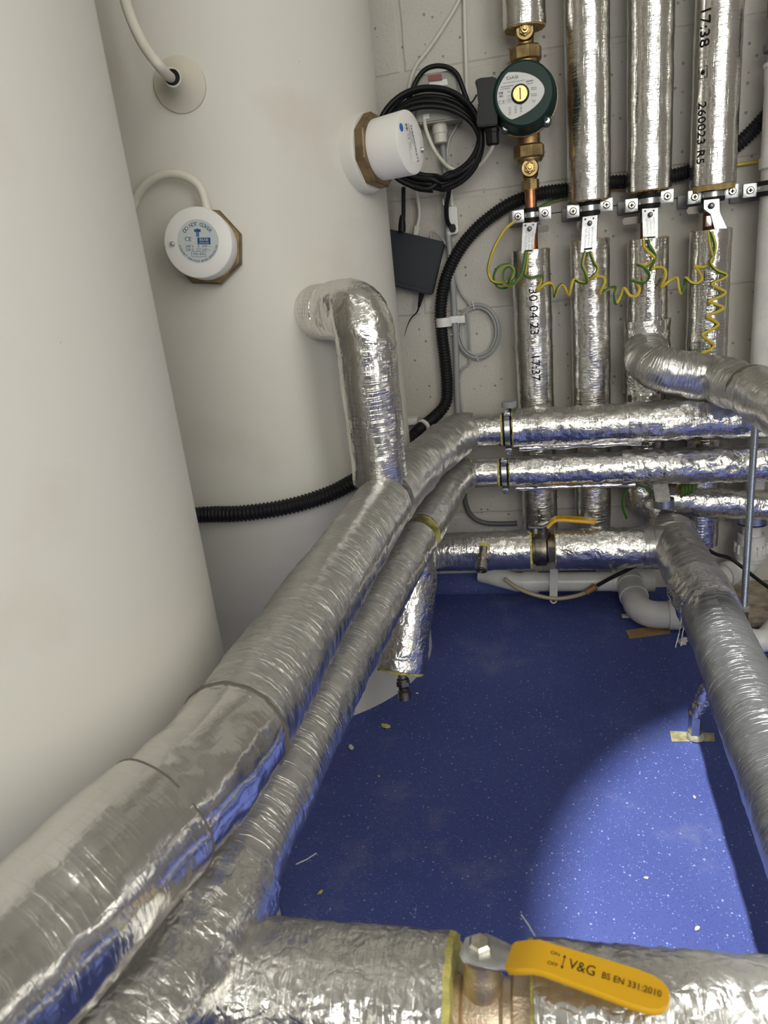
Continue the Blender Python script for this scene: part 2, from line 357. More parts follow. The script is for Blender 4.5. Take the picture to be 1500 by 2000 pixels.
def tube(bm, path, r, seg=16, step=None, caps=(True, True), nz=None, ref=None, flat=None):
    """sweep a circle along path; r number or f(s, total); nz(pos, normal, s) radial offset"""
    path = [V(p) for p in path]
    if step: path = resample(path, step)
    uvl = bm.loops.layers.uv.verify()
    n = len(path); T = []
    for i in range(n):
        t = path[min(i+1, n-1)]-path[max(i-1, 0)]; T.append(t.normalized())
    ref = V(ref) if ref else (V((0, 0, 1)) if abs(T[0].z) < .9 else V((0, -1, 0)))
    nrm = (ref-T[0]*ref.dot(T[0])).normalized()
    L = [0]
    for a, b in zip(path, path[1:]): L.append(L[-1]+(b-a).length)
    rings = []; off = random.random()*3
    for i, p in enumerate(path):
        if i:
            ax = T[i-1].cross(T[i])
            if ax.length > 1e-7: nrm = Matrix.Rotation(T[i-1].angle(T[i]), 3, ax.normalized()) @ nrm
            nrm = (nrm-T[i]*nrm.dot(T[i])).normalized()
        bi = T[i].cross(nrm); rr = r(L[i], L[-1]) if callable(r) else r
        ring = []
        for k in range(seg):
            a = 2*PI*k/seg; d = nrm*math.cos(a)+bi*math.sin(a); q = p+d*rr
            if nz: q = q+d*nz(q, d, L[i])
            ring.append(bm.verts.new(q))
        rings.append((ring, L[i], rr))
    for (A, sa, ra), (B, sb, rb) in zip(rings, rings[1:]):
        for k in range(seg):
            k2 = (k+1) % seg
            f = bm.faces.new((A[k], A[k2], B[k2], B[k]))
            us = (k*2*PI/seg*ra, (k+1)*2*PI/seg*ra, (k+1)*2*PI/seg*rb, k*2*PI/seg*rb); vs = (sa, sa, sb, sb)
            for lp, u, v in zip(f.loops, us, vs): lp[uvl].uv = (u+off, v+off)
    if caps[0]: bm.faces.new(rings[0][0][::-1])
    if caps[1]: bm.faces.new(rings[-1][0])
    return bm
def dents(lo=.0018, mid=.0012, hi=.0006, f=1.0, seed=0):
    o = V((seed*3.1, seed*1.7, seed*.9))
    def nz(q, d, s):
        a = noise.noise((q+o)*22*f)*lo
        b = (.5-abs(noise.noise((q+o)*55*f)))*mid
        c = noise.noise((q-o)*150*f)*hi
        return a+b+c
    return nz
def lathe(bm, o, axis, prof, seg=32, ref=None, phase=0):
    """prof: (along axis, radius)"""
    o = V(o); ax = V(axis).normalized(); ref = V(ref) if ref else (V((0, 0, 1)) if abs(ax.z) < .9 else V((0, -1, 0)))
    n = (ref-ax*ref.dot(ax)).normalized(); b = ax.cross(n); rings = []
    for s, r in prof:
        if r < 1e-6: rings.append([bm.verts.new(o+ax*s)]*seg); continue
        rings.append([bm.verts.new(o+ax*s+(n*math.cos(2*PI*k/seg+phase)+b*math.sin(2*PI*k/seg+phase))*r) for k in range(seg)])
    for A, B in zip(rings, rings[1:]):
        for k in range(seg):
            vs = [A[k], A[(k+1) % seg], B[(k+1) % seg], B[k]]; u = []
            for v in vs:
                if v not in u: u.append(v)
            if len(u) > 2: bm.faces.new(u)
    for R in (rings[0], rings[-1]):
        if R[0] is not R[1]: bm.faces.new(R)
    return bm
def box(bm, c, x, y, z, bev=0, seg=2):
    """half-extent vectors x, y, z"""
    c, x, y, z = V(c), V(x), V(y), V(z); t = bmesh.new()
    vs = [t.verts.new(c+x*i+y*j+z*k) for i in (-1, 1) for j in (-1, 1) for k in (-1, 1)]
    for f in ((0, 1, 3, 2), (4, 6, 7, 5), (0, 4, 5, 1), (2, 3, 7, 6), (0, 2, 6, 4), (1, 5, 7, 3)): t.faces.new([vs[i] for i in f])
    if bev: bmesh.ops.bevel(t, geom=list(t.edges), offset=bev, segments=seg, affect='EDGES', profile=.6)
    mp = {}
    for v in t.verts: mp[v] = bm.verts.new(v.co)
    for f in t.faces: bm.faces.new([mp[v] for v in f.verts])
    t.free(); return bm
def prism(bm, pts, vec, bev=0):
    t = bmesh.new(); a = [t.verts.new(V(p)) for p in pts]; b = [t.verts.new(V(p)+V(vec)) for p in pts]
    t.faces.new(a); t.faces.new(b[::-1]); n = len(a)
    for i in range(n): t.faces.new((a[i], b[i], b[(i+1) % n], a[(i+1) % n]))
    bmesh.ops.recalc_face_normals(t, faces=t.faces)
    if bev: bmesh.ops.bevel(t, geom=list(t.edges), offset=bev, segments=2, affect='EDGES')
    mp = {}
    for v in t.verts: mp[v] = bm.verts.new(v.co)
    for f in t.faces: bm.faces.new([mp[v] for v in f.verts])
    t.free(); return bm
_txt = {}
def glyphs(s, size):
    if s not in _txt:
        cu = bpy.data.curves.new('t', 'FONT'); cu.body = s; cu.size = 1; cu.align_x = 'CENTER'; cu.align_y = 'CENTER'; cu.resolution_u = 3
        o = bpy.data.objects.new('t', cu); COL.objects.link(o); dg = bpy.context.evaluated_depsgraph_get()
        me = o.evaluated_get(dg).to_mesh()
        _txt[s] = ([v.co.copy() for v in me.vertices], [list(p.vertices) for p in me.polygons])
        o.evaluated_get(dg).to_mesh_clear(); bpy.data.objects.remove(o); bpy.data.curves.remove(cu)
    vs, fs = _txt[s]; return [v*size for v in vs], fs
def text(bm, s, size, fn, x=0, y=0, rot=0, sx=1):
    """fn maps flat (x, y) to world"""
    vs, fs = glyphs(s, size); c, n = math.cos(rot), math.sin(rot)
    w = [bm.verts.new(fn(x+v.x*sx*c-v.y*n, y+v.x*sx*n+v.y*c)) for v in vs]
    for f in fs:
        try: bm.faces.new([w[i] for i in f])
        except ValueError: pass
def arc_text(bm, s, size, fn, rad, mid, step, flip=False):
    n = len(s)
    for i, ch in enumerate(s):
        if ch == ' ': continue
        k = (i-(n-1)/2)*step
        a = mid-k if not flip else mid+k
        text(bm, ch, size, fn, rad*math.cos(a), rad*math.sin(a), a-PI/2 if not flip else a+PI/2)
def plane_fn(o, x, y):
    o, x, y = V(o), V(x), V(y); return lambda a, b: o+x*a+y*b
def rect(bm, fn, x0, y0, x1, y1):
    bm.faces.new([bm.verts.new(fn(a, b)) for a, b in ((x0, y0), (x1, y0), (x1, y1), (x0, y1))])
def disc(bm, fn, x, y, r, n=28):
    bm.faces.new([bm.verts.new(fn(x+r*math.cos(2*PI*k/n), y+r*math.sin(2*PI*k/n))) for k in range(n)])
X_, Y_, Z_ = V((1, 0, 0)), V((0, 1, 0)), V((0, 0, 1))

# ------------------------------------------------------------------ room
WY = 1.557; XL, XR, YF, ZC = -1.25, 1.15, -1.9, 2.55
def slab(name, a, b, m):
    bm = NB(); c = (V(a)+V(b))/2; h = (V(b)-V(a))/2
    box(bm, c, X_*h.x, Y_*h.y, Z_*h.z); return struct(name, bm, m)
slab('floor', (XL-.1, YF-.1, -.08), (XR+.1, WY+.1, 0), FLOORM)
slab('ceiling', (XL-.1, YF-.1, ZC), (XR+.1, WY+.1, ZC+.08), PLAIN)
slab('wall_back', (XL-.1, WY, 0), (XR+.1, WY+.1, ZC), WALLM)
slab('wall_left', (XL-.1, YF, 0), (XL, WY, ZC), WALLM)
slab('wall_right', (XR, YF, 0), (XR+.1, WY, ZC), WALLM)
slab('wall_front', (XL-.1, YF-.1, 0), (XR+.1, YF, ZC), WALLM)
bm = NB()  # made-up window frame, added to dress the front fill light
for x in (-.52, .25, 1.02):
    box(bm, V((x, YF+.02, 1.35)), X_*.025, Y_*.03, Z_*.68, .003)
for z in (.69, 2.01): box(bm, V((.25, YF+.02, z)), X_*.795, Y_*.03, Z_*.025, .003)
struct('added_window_1', bm, PLAIN)
bm = NB()  # made-up door frame, added around the right-hand fill light
for y in (-.86, .26): box(bm, V((XR-.012, y, 1.01)), X_*.018, Y_*.04, Z_*1.01, .003)
box(bm, V((XR-.012, -.30, 2.06)), X_*.018, Y_*.60, Z_*.04, .003)
struct('added_door_1', bm, PLAIN)
bm = NB()   # vinyl coved up the foot of the back wall
prof = [(WY-.0005, 0), (WY-.022, 0.0005), (WY-.014, .003), (WY-.006, .012), (WY-.003, .046), (WY-.0005, .046)]
prism(bm, [V((XL, y, z)) for y, z in prof], V((.14-XL, 0, 0)))
struct('trim_1', bm, FLOORM, True)

# ------------------------------------------------------------------ hot water cylinders
T1 = V((-.56, .50, 0)); T2 = V((-.4815, 1.27, 0)); TR = .265
def cylinder(name, c, label, h):
    t = thing(name, c, label, 'water cylinder')
    bm = NB(); lathe(bm, c, Z_, [(.085, TR-.01), (.09, TR), (h-.09, TR), (h-.05, TR-.02), (h-.02, TR-.08), (h, TR-.17), (h+.005, 0)], 128)
    link('shell', bm, TANK, t)
    bm = NB(); lathe(bm, c, Z_, [(0, TR+.006), (.075, TR+.006), (.084, TR+.003), (.0845, TR-.02)], 128)
    link('base_ring', bm, TANK, t)
    return t
cylinder('hot_water_cylinder', T1, 'large off-white hot water cylinder nearest on the left behind the foil pipes', 1.55)
tank2 = cylinder('hot_water_cylinder', T2, 'off-white hot water cylinder standing further back, with two capped heaters on its side', 1.62)
def on_tank(px, py, off=0, c=T2, R=TR):
    d = ray(px, py); R = R+off
    a = d.x*d.x+d.y*d.y; b = -2*(d.x*c.x+d.y*c.y); k = c.x**2+c.y**2-R*R; q = max(b*b-4*a*k, 0)
    p = CAM+d*((-b-q**.5)/2/a); return p, V((p.x-c.x, p.y-c.y, 0)).normalized()
# cable port on the further cylinder
p, n = on_tank(352, 166)
bm = NB(); lathe(bm, p-n*.006, n, [(0, .034), (.007, .034), (.009, .0335), (.011, .030), (.022, .016), (.034, .0125), (.046, .0115), (.046, .0095), (.01, .0092)], 48)
port = link('cable_port', bm, mat('cream_port', (.64, .60, .49), .45), tank2, label='cream conical cable port')
bm = NB(); lathe(bm, p+n*.008, n, [(0, .0091), (.03, .0091)], 24); link('port_hole', bm, BLACK, port)
pp, pn = p, n
# patch boss cut off by the top of the frame
def heater(px, py, lean, label, kind):
    p, n = on_tank(px, py)
    ax = (n+lean).normalized(); t = thing('immersion_heater', p, label, 'immersion heater')
    up = (Z_-ax*Z_.dot(ax)).normalized(); rt = up.cross(ax).normalized()   # as seen by someone facing the cap: right hand side
    if kind == 2:
        bm = NB(); lathe(bm, p-n*.03, n, [(0, .056), (.044, .056), (.048, .053), (.048, .03)], 64); link('boss', bm, TANK, t, label='off-white boss on the cylinder wall')
        b0 = .020
    else: b0 = .002
    bm = NB(); lathe(bm, p+ax*(b0-.014), ax, [(0, .048), (.014, .0525), (.026, .0525), (.0275, .0505), (.0275, .042)], 8, phase=.25)
    link('hex_flange', bm, FLNG, t, smooth=False, label='brass octagonal flange nut')
    L = b0+(.054 if kind == 1 else .066); R = .0455 if kind == 1 else .0435
    bm = NB(); lathe(bm, p, ax, [(b0+.012, R-.001), (L-.003, R), (L-.0012, R-.0007), (L, R-.003), (L, .02), (L, 0)], 72)
    cap = link('cap', bm, CAPW, t, label='white plastic cap')
    face = p+ax*L
    return t, cap, face, ax, rt, up, R
# --- front heater, label facing the room
t, cap, f0, ax, rt, up, R = heater(406, 485, V((0, 0, .10)), 'white round heater cap marked DO NOT COVER on the further cylinder', 1)
fn0 = plane_fn(f0+ax*.0004, rt, up)
fn = lambda a, b: fn0(a*math.cos(.10)+b*math.sin(.10)+.0005, -a*math.sin(.10)+b*math.cos(.10)+.0015)
bm = NB(); disc(bm, fn, 0, 0, .0275, 56); lab = link('sticker', bm, LABELB, cap, False, label='pale round warning sticker')
fu = lambda a, b: fn(a, b)+ax*.0003
bm = NB(); arc_text(bm, 'DO NOT COVER', .0068, fu, .0212, PI/2, .165)
arc_text(bm, 'DISCONNECT FROM MAINS BEFORE REMOVING CAP', .0034, fu, .0252, -PI/2, .067, True)
rect(bm, fu, -.0043, .0117, .0043, .0150); rect(bm, fu, -.0018, .0055, -.0003, .0117); rect(bm, fu, .0003, .0055, .0018, .0117); rect(bm, fu, -.0012, .0150, .0012, .0158)
text(bm, 'C', .0075, fu, -.0150, .0025); text(bm, 'E', .0075, fu, -.0105, .0025)
rect(bm, fu, -.0008, -.0040, .0165, .0045)
for k, (a, b, c, d) in enumerate((('240 V', '3', 'kW ~', -.0065), ('230 V', '2,7', 'kW ~', -.0108))):
    text(bm, a, .0046, fu, -.0118, d); text(bm, b, .0046, fu, .0002, d); text(bm, c, .0046, fu, .0106, d)
text(bm, 'TIH 476', .0046, fu, 0, -.0163)
for a in ((-.0094, -.0198, .0094, -.0194), (-.0094, -.0132, .0094, -.0128), (-.0096, -.0196, -.0092, -.0130), (.0092, -.0196, .0096, -.0130)): rect(bm, fu, *a)
link('lettering', bm, INKB, cap, False, norm=False)
bm = NB(); fv = lambda a, b: fn(a, b)+ax*.0006
text(bm, 'BEAB', .0052, fv, .0078, .0017); text(bm, 'APPROVED', .0026, fv, .0078, -.0023); link('reversed_lettering', bm, LABELB, cap, False, norm=False)
bm = NB(); q = fn0(-.0335, .0015); lathe(bm, q-ax*.001, ax, [(0, .0032), (.003, .0032), (.0045, .0024), (.005, 0)], 16); lathe(bm, q+ax*.002, ax, [(0, .0016), (.007, .0016), (.0075, .001)], 12)
link('screw', bm, ZINC, cap)
capA = (f0, ax, rt, up)
# --- side heater, pointing right
t, cap, f0, ax, rt, up, R = heater(706, 302, V((0, 0, .03)), 'white heater cap with blue dot sticking out sideways from the further cylinder', 2)
fn0 = plane_fn(f0+ax*.0004, rt, up)
bm = NB(); disc(bm, fn0, -.027, .017, .0055, 24); link('dot_sticker', bm, BLUED, cap, False, label='blue dot sticker')
# label is read with the head tilted: its lines run downwards
xr = (-up*.97+rt*.24).normalized(); yr = ax.cross(xr)
fs = plane_fn(f0+ax*.0006, xr, yr)
bm = NB(); rect(bm, lambda a, b: fs(a, b), -.0265, -.0115, .0265, .0125); link('sticker', bm, CAPW, cap, False)
fs = plane_fn(f0+ax*.0010, xr, yr); bm = NB()
text(bm, 'THERMOWATT', .0078, fs, .0035, .0080, 0, .95)
random.seed(11)
def scribble(bm, fn, x0, x1, y, h, seed):
    rnd = random.Random(seed); x = x0
    while x < x1:
        w = rnd.uniform(.0007, .0022); rect(bm, fn, x, y-h/2, min(x+w, x1), y+h/2); x += w+rnd.uniform(.0005, .0011)
scribble(bm, fs, -.024, .004, .0028, .0007, 1); scribble(bm, fs, -.024, .0, .0006, .0007, 2); scribble(bm, fs, -.024, .002, -.0016, .0007, 3)
text(bm, 'C', .0062, fs, -.0105, -.0068); text(bm, 'E', .0062, fs, -.0060, -.0068)
scribble(bm, fs, -.0255, -.0165, -.0065, .0042, 4); scribble(bm, fs, -.001, .008, -.0045, .0006, 5); scribble(bm, fs, -.001, .009, -.0065, .0006, 6); scribble(bm, fs, -.001, .007, -.0088, .0006, 7)
link('lettering', bm, INKK, cap, False, norm=False)
bm = NB(); q = fn0(.030, -.008); lathe(bm, q-ax*.001, ax, [(0, .0042), (.003, .0042), (.0055, .003), (.006, 0)], 16); link('screw', bm, ZINC, cap)
# --- cables on the further cylinder
bm = NB(); q = pp+pn*.046
path = [aty(236, -90, .905)+V((-.01, .03, .75)), aty(236, -90, .905)+V((-.005, .01, .3)), aty(236, -90, .905), atd(240, -20, .83), atd(256, 36, .83), atd(282, 90, .835), atd(312, 130, .84), q+pn*.004+V((-.003, 0, 0)), pp+pn*.02]
tube(bm, spline(path, 10), .0062, 14); tag(link('cable', bm, CREAM), 'cream cable dropping from above into the conical port on the cylinder', 'cable')
f0, ax, rt, up = capA
bm = NB(); b1 = f0-ax*.030+up*.0435+rt*.012
path = [b1-up*.006, b1+up*.006, on_tank(392, 368, .022)[0], on_tank(370, 348, .022)[0], on_tank(338, 339, .020)[0], on_tank(305, 346, .018)[0], on_tank(278, 368, .016)[0], on_tank(262, 400, .014)[0], on_tank(250, 470, .012)[0], on_tank(250, 470, .012)[0]-Z_*.3+V((-.02, .01, 0)), on_tank(250, 470, .012)[0]-Z_*.70+V((-.05, .01, 0))]
tube(bm, spline(path, 10), .0060, 14); tag(link('cable', bm, CREAM), 'cream cable arching out of the DO NOT COVER heater cap behind the near cylinder', 'cable')

# ------------------------------------------------------------------ lagged pipes
def jacket(parent, path, r, m, name='foil_jacket', seg=56, step=.004, d=None, label=None, caps=(True, True), ref=None):
    bm = NB(); tube(bm, path, r, seg, step, caps, d if d else dents(seed=random.random()*9), ref)
    return link(name, bm, m, parent, sharp=75, label=label)
def foam(parent, p, ax, r, ri=0, w=.004, m=FOAM, name='foam_end'):
    bm = NB(); p = V(p); ax = V(ax).normalized(); seg = 48
    a = ax.orthogonal().normalized(); b = ax.cross(a); R0, R1, I0, I1 = [], [], [], []
    for k in range(seg):
        d = a*math.cos(2*PI*k/seg)+b*math.sin(2*PI*k/seg); j = random.uniform(-1, 1)
        R0.append(bm.verts.new(p+d*(r+j*.0008))); R1.append(bm.verts.new(p+d*(r-.0008+j*.0012)+ax*(w+random.uniform(-.001, .001))))
        I1.append(bm.verts.new(p+d*(ri+.001)+ax*(w-.001)))
    for k in range(seg):
        q = (k+1) % seg; bm.faces.new((R0[k], R0[q], R1[q], R1[k])); bm.faces.new((R1[k], R1[q], I1[q], I1[k]))
    bm.faces.new(R0); bm.faces.new(I1)
    return link(name, bm, m, parent, label='yellow foam edge' if m is FOAM else None)
def pipe_run(loc, label, name='insulated_pipe'): return thing(name, loc, label, 'pipe')

# big run along the left (A)
RA, ZA = .0405, .425
A = [(-.345, -.15), (-.285, .17), (-.250, .300), (-.229, .385), (-.224, .47), (-.220, .62), (-.206, .95), (-.193, 1.08), (-.160, 1.245), (-.152, 1.30)]
Apath = spline([V((x, y, ZA)) for x, y in A]+[V((-.148, 1.345, ZA-.002))], 12)
def cut(path, y0, y1):
    return [p for p in path if y0 <= p.y <= y1]
tA = pipe_run((-.22, .6, ZA-RA), 'larger upper foil-lagged pipe running away along the left past both cylinders')
jacket(tA, cut(Apath, -.2, .3375), RA+.0030, F_NEAR, d=dents(.0035, .0016, .0003, .8, 3))
jacket(tA, cut(Apath, .318, .426), RA+.0002, F_NEAR, 'elbow_jacket', d=dents(.0018, .0026, .0007, 1, 5))
jacket(tA, cut(Apath, .415, .965), RA, F_SIDE, d=dents(.002, .0018, .0007, 1, 7))
jacket(tA, cut(Apath, .955, 1.13), RA+.002, F_GREY, 'tee_jacket', d=dents(.003, .0016, .0005, 1, 9))
ce = fillet([V((-.185, 1.12, ZA)), V((-.150, 1.33, ZA-.002)), V((-.125, 1.408, ZA-.005)), V((-.105, 1.41, ZA-.005))], .05)
jacket(tA, ce, RA-.001, F_GREY, 'elbow_jacket', d=dents(.004, .003, .0008, 1, 11))
# dark seams / tape edges
for y, rr, dn in ((.3375, RA+.0030, dents(.0035, .0016, .0003, .8, 3)), (.426, RA+.0012, dents(.0018, .0026, .0007, 1, 5))):
    pth = cut(Apath, y-.06, y); pth = pth+[p for p in Apath if p.y > y][:1]; i = len(pth)-2
    jacket(tA, [pth[i]-(pth[i+1]-pth[i]).normalized()*.0004, pth[i]+(pth[i+1]-pth[i]).normalized()*.0008], rr+.0003, mat('seam_glue', (.12, .10, .08), .7), 'seam', step=.0008, d=dn)

# smaller lower run (B)
RB, ZB = .031, .335
Bq = [(-.30, -.15), (-.262, .15), (-.245, .25), (-.225, .335), (-.2215, .43), (-.213, .60), (-.196, .83), (-.165, 1.17), (-.152, 1.29), (-.146, 1.35)]
Bpath = spline([V((x, y, ZB)) for x, y in Bq], 12)
tB = pipe_run((-.21, .6, ZB-RB), 'smaller foil-lagged pipe tucked below and right of the larger left run')
jacket(tB, cut(Bpath, -.2, .215), RB+.003, F_NEAR, d=dents(.003, .002, .0006, 1, 13))
jacket(tB, cut(Bpath, .20, .375), RB+.0065, F_CRSH, 'tee_jacket', d=dents(.005, .004, .001, 1, 15))
jacket(tB, cut(Bpath, .37, 1.05), RB, F_SIDE, d=dents(.002, .002, .0008, 1.1, 17))
jacket(tB, cut(Bpath, 1.055, 1.30), RB+.0008, F_SIDE, d=dents(.002, .0018, .0006, 1, 19))
i = [k for k, p in enumerate(Bpath) if p.y > 1.05][0]; foam(tB, Bpath[i], (Bpath[i]-Bpath[i+1])*-1, RB+.0006, 0, .0016)
ce = fillet([V((-.153, 1.28, ZB)), V((-.145, 1.36, ZB-.001)), V((-.125, 1.408, ZB-.003)), V((-.118, 1.41, ZB-.003))], .04)
jacket(tB, ce, RB-.0005, F_GREY, 'elbow_jacket', d=dents(.002, .002, .0006, 1, 21))
foam(tB, V((-.118, 1.41, ZB-.003)), X_, RB-.001, 0, .007)

# dropper elbow from the further cylinder down to the big run
VX, VY = -.214, .985
p, n = on_tank(604, 612)
top = V((VX, VY, p.z+.004)); n2 = V((top.x-T2.x, top.y-T2.y, 0)).normalized(); s0 = T2+n2*(TR-.004)+Z_*p.z
tE = pipe_run((VX, VY, ZA+.03), 'foil-lagged elbow pipe coming out of the further cylinder and turning down', 'insulated_elbow_pipe')
jacket(tE, [s0, s0+n2*.05], .0405, F_ELBO, 'stub_jacket', d=dents(.0015, .001, .0004, 1, 23))
el = fillet([s0+n2*.045, top, top-Z_*.075], .040, 16)
jacket(tE, el, .0398, F_CRMP, 'elbow_jacket', d=dents(.0045, .003, .0008, 1, 25))
jacket(tE, [top-Z_*.06, top-Z_*.165], .0412, F_ELBO, d=dents(.002, .0016, .0006, 1, 27))
jacket(tE, [top-Z_*.16, V((VX, VY, ZA+.025))], .0396, F_ELBO, d=dents(.0018, .0014, .0006, 1, 29))

# two runs across the back
PY = 1.41
def across(name_label, x0, x1, z0, z1, r, seed, m, clampx, r0):
    t = pipe_run(((x0+x1)/2, PY, z0-r), name_label)
    f = lambda x: V((x, PY, z0+(z1-z0)*(x-x0)/(x1-x0)))
    jacket(t, [f(x0), f(clampx-.004)], r0, m, d=dents(.0016, .0012, .0006, 1, seed)); foam(t, f(clampx-.0045), X_, r0-.0005, .016, .005)
    foam(t, f(clampx+.021), -X_, r-.001, .016, .003)
    jacket(t, [f(clampx+.02), f(clampx+.24)], r, m, d=dents(.0025, .0022, .001, 1, seed+1))
    jacket(t, [f(clampx+.235), f(x1)], r+.0015, F_CRSH if seed > 33 else m, d=dents(.004, .0035, .001, 1, seed+2))
    # sagging seam lip along the underside
    bm = NB(); q = [f(x)+V((0, -.012, -r+.001)) for x in [clampx+.03+.01*i for i in range(24)]]
    tube(bm, q, lambda s, L: .0045+.0012*math.sin(s*90), 10, .005, nz=dents(.001, .001, .0004)); link('seam_lip', bm, m, t, sharp=80)
    bm = NB(); tube(bm, [f(clampx-.01), f(clampx+.03)], .016, 24); link('copper_pipe', bm, COPDK, t)
    c = f(clampx+.008); k = thing('pipe_clamp', c, 'black rubber-lined clamp around the %s pipe across the back' % ('upper' if seed < 33 else 'lower'), 'pipe clamp')
    bm = NB(); tube(bm, [c-X_*.008, c+X_*.008], r*.86, 32); link('rubber_lining', bm, BLACKR, k)
    bm = NB(); tube(bm, [c-X_*.004, c+X_*.006], r*.93, 32); link('clamp_band', bm, ZINC, k)
    for sy, sz in ((-1, 1), (-1, -1)):
        bm = NB(); o = c+V((.002, -.022, sz*(r-.003))); box(bm, o, X_*.006, Y_*.008, Z_*.0035, .001); e = link('ear', bm, ZINC, k)
        bm = NB(); lathe(bm, o+V((0, -.004, .0)), Z_*sz, [(0, .0042), (.008, .0042), (.009, .003)], 6); link('screw', bm, ZINC, e, False)
    return t, f
zu = aty(1000, 833, PY).z; zl = aty(1000, 920, PY).z
tU, fU = across('upper of the two foil-lagged pipes running across in front of the wall pipes', -.115, .62, ZA-.004, ZA-.010, .0385, 31, F_BACK, aty(985, 835, PY).x-.003, .033)
tL, fL = across('lower of the two foil-lagged pipes running across in front of the wall pipes', -.112, .62, ZB-.002, ZB-.012, .0325, 34, F_BACK, aty(978, 918, PY).x-.002, .029)
# grey knob above the upper clamp
c = aty(994, 792, PY); k = thing('vent_knob', c, 'small grey round knob above the clamp on the upper back pipe', 'knob')
bm = NB(); lathe(bm, c-Z_*.004, Z_, [(0, .011), (.001, .0145), (.010, .0150), (.0125, .013), (.013, 0)], 28); link('knob', bm, GREYP, k)
bm = NB(); lathe(bm, c-Z_*.026, Z_, [(0, .004), (.023, .004)], 12); link('stem', bm, BLACK, k)

# ------------------------------------------------------------------ four lagged verticals on the wall, with clamps
VYY = 1.497
vx = [.0235, .1300, .2355, .3450]; RV = .0385
zc = [aty(1038, 420, VYY).z, aty(1150, 407, VYY).z, aty(1265, 393, VYY).z, aty(1390, 380, VYY).z]
which = ['leftmost wall pipe', 'second wall pipe from the left', 'third wall pipe from the left', 'fourth wall pipe, the one marked 17:38']
def zrow(px, py): return aty(px, py, VYY).z
up_end = [zrow(1024, 56), zrow(1150, 392), zrow(1268, 372), zrow(1390, 362)]
lo_top = [zrow(1040, 488), zrow(1155, 468), zrow(1265, 466), zrow(1383, 450)]
vlab = ['foil-lagged wall pipe below the green pump, marked 30 04 23',
        'second foil-lagged vertical wall pipe from the left, without printing',
        'third foil-lagged vertical wall pipe from the left, feeding the foil tee branch',
        'fourth foil-lagged vertical wall pipe, marked 17:38, beside the white pipe']
VT = []
for i in range(4):
    x = vx[i]; lowz = (.17, .17, .30, .13)[i]
    t = pipe_run((x, VYY, lowz), vlab[i]); VT.append(t)
    xl = x-.004 if i == 0 else x
    jacket(t, [V((x, VYY, 2.3)), V((x, VYY, 1.35)), V((x, VYY, up_end[i]))], RV if i else .037, F_WALL, 'upper_jacket', step=.006, d=dents(.0010, .0010, .0005, .9, 40+i))
    jacket(t, [V((xl, VYY, lo_top[i])), V((xl, VYY, lowz))], RV-.002, F_WALL if i < 2 else F_ELBO, 'lower_jacket', d=dents(.0010, .0012, .0006, .9, 50+i))
    if i == 3: foam(t, V((x, VYY, up_end[i]+.006)), -Z_, RV-.0005, .019, .016, FOAMB)
    else: foam(t, V((x, VYY, up_end[i]+.001)), -Z_, RV-.003, .018 if i else .012, .003, FOAMB)
    foam(t, V((xl, VYY, lo_top[i]-.001)), Z_, RV-.005, .018, .002, FOAMB)
    bm = NB(); tube(bm, [V((x, VYY, (up_end[i] if i else zrow(1037, 372))+.004)), V((x, VYY, lo_top[i]-.004))], .0110 if i == 0 else .0140, 24)
    link('copper_pipe', bm, COPPER if i == 0 else COPDK, t)
# printing along two of them
def wrap(x, z0, r, mid=0):
    # local x runs down the pipe, local y runs to the right round it
    return lambda a, b: V((x+r*math.sin(b/r+mid), VYY-r*math.cos(b/r+mid), z0-a))
bm = NB(); fnw = wrap(vx[0]-.004, .592, RV-.0008, .02); text(bm, '30 04 23', .024, fnw, -.045, .0, 0, 1.05); link('lettering', bm, INKK, VT[0], False, norm=False); bm = NB(); text(bm, '17:37', .024, fnw, .062, .0, 0, 1.0)
link('lettering', bm, INKK, VT[0], False, norm=False)
bm = NB(); fnw = wrap(vx[3], .983, RV+.0012, -.82); text(bm, '17:38', .026, fnw, -.088, 0, 0, 1.05); link('lettering', bm, INKK, VT[3], False, norm=False); bm = NB()
text(bm, '260023 R5', .021, fnw, .073, 0, 0, 1.08); link('lettering', bm, INKK, VT[3], False, norm=False); bm = NB()
for a in ((-.030, -.008, -.029, .008), (-.013, -.008, -.012, .008), (-.030, .0072, -.012, .008), (-.030, -.008, -.012, -.0072)): rect(bm, fnw, *a)
disc(bm, fnw, -.021, 0, .004, 6)
link('printed_mark', bm, INKK, VT[3], False, norm=False)

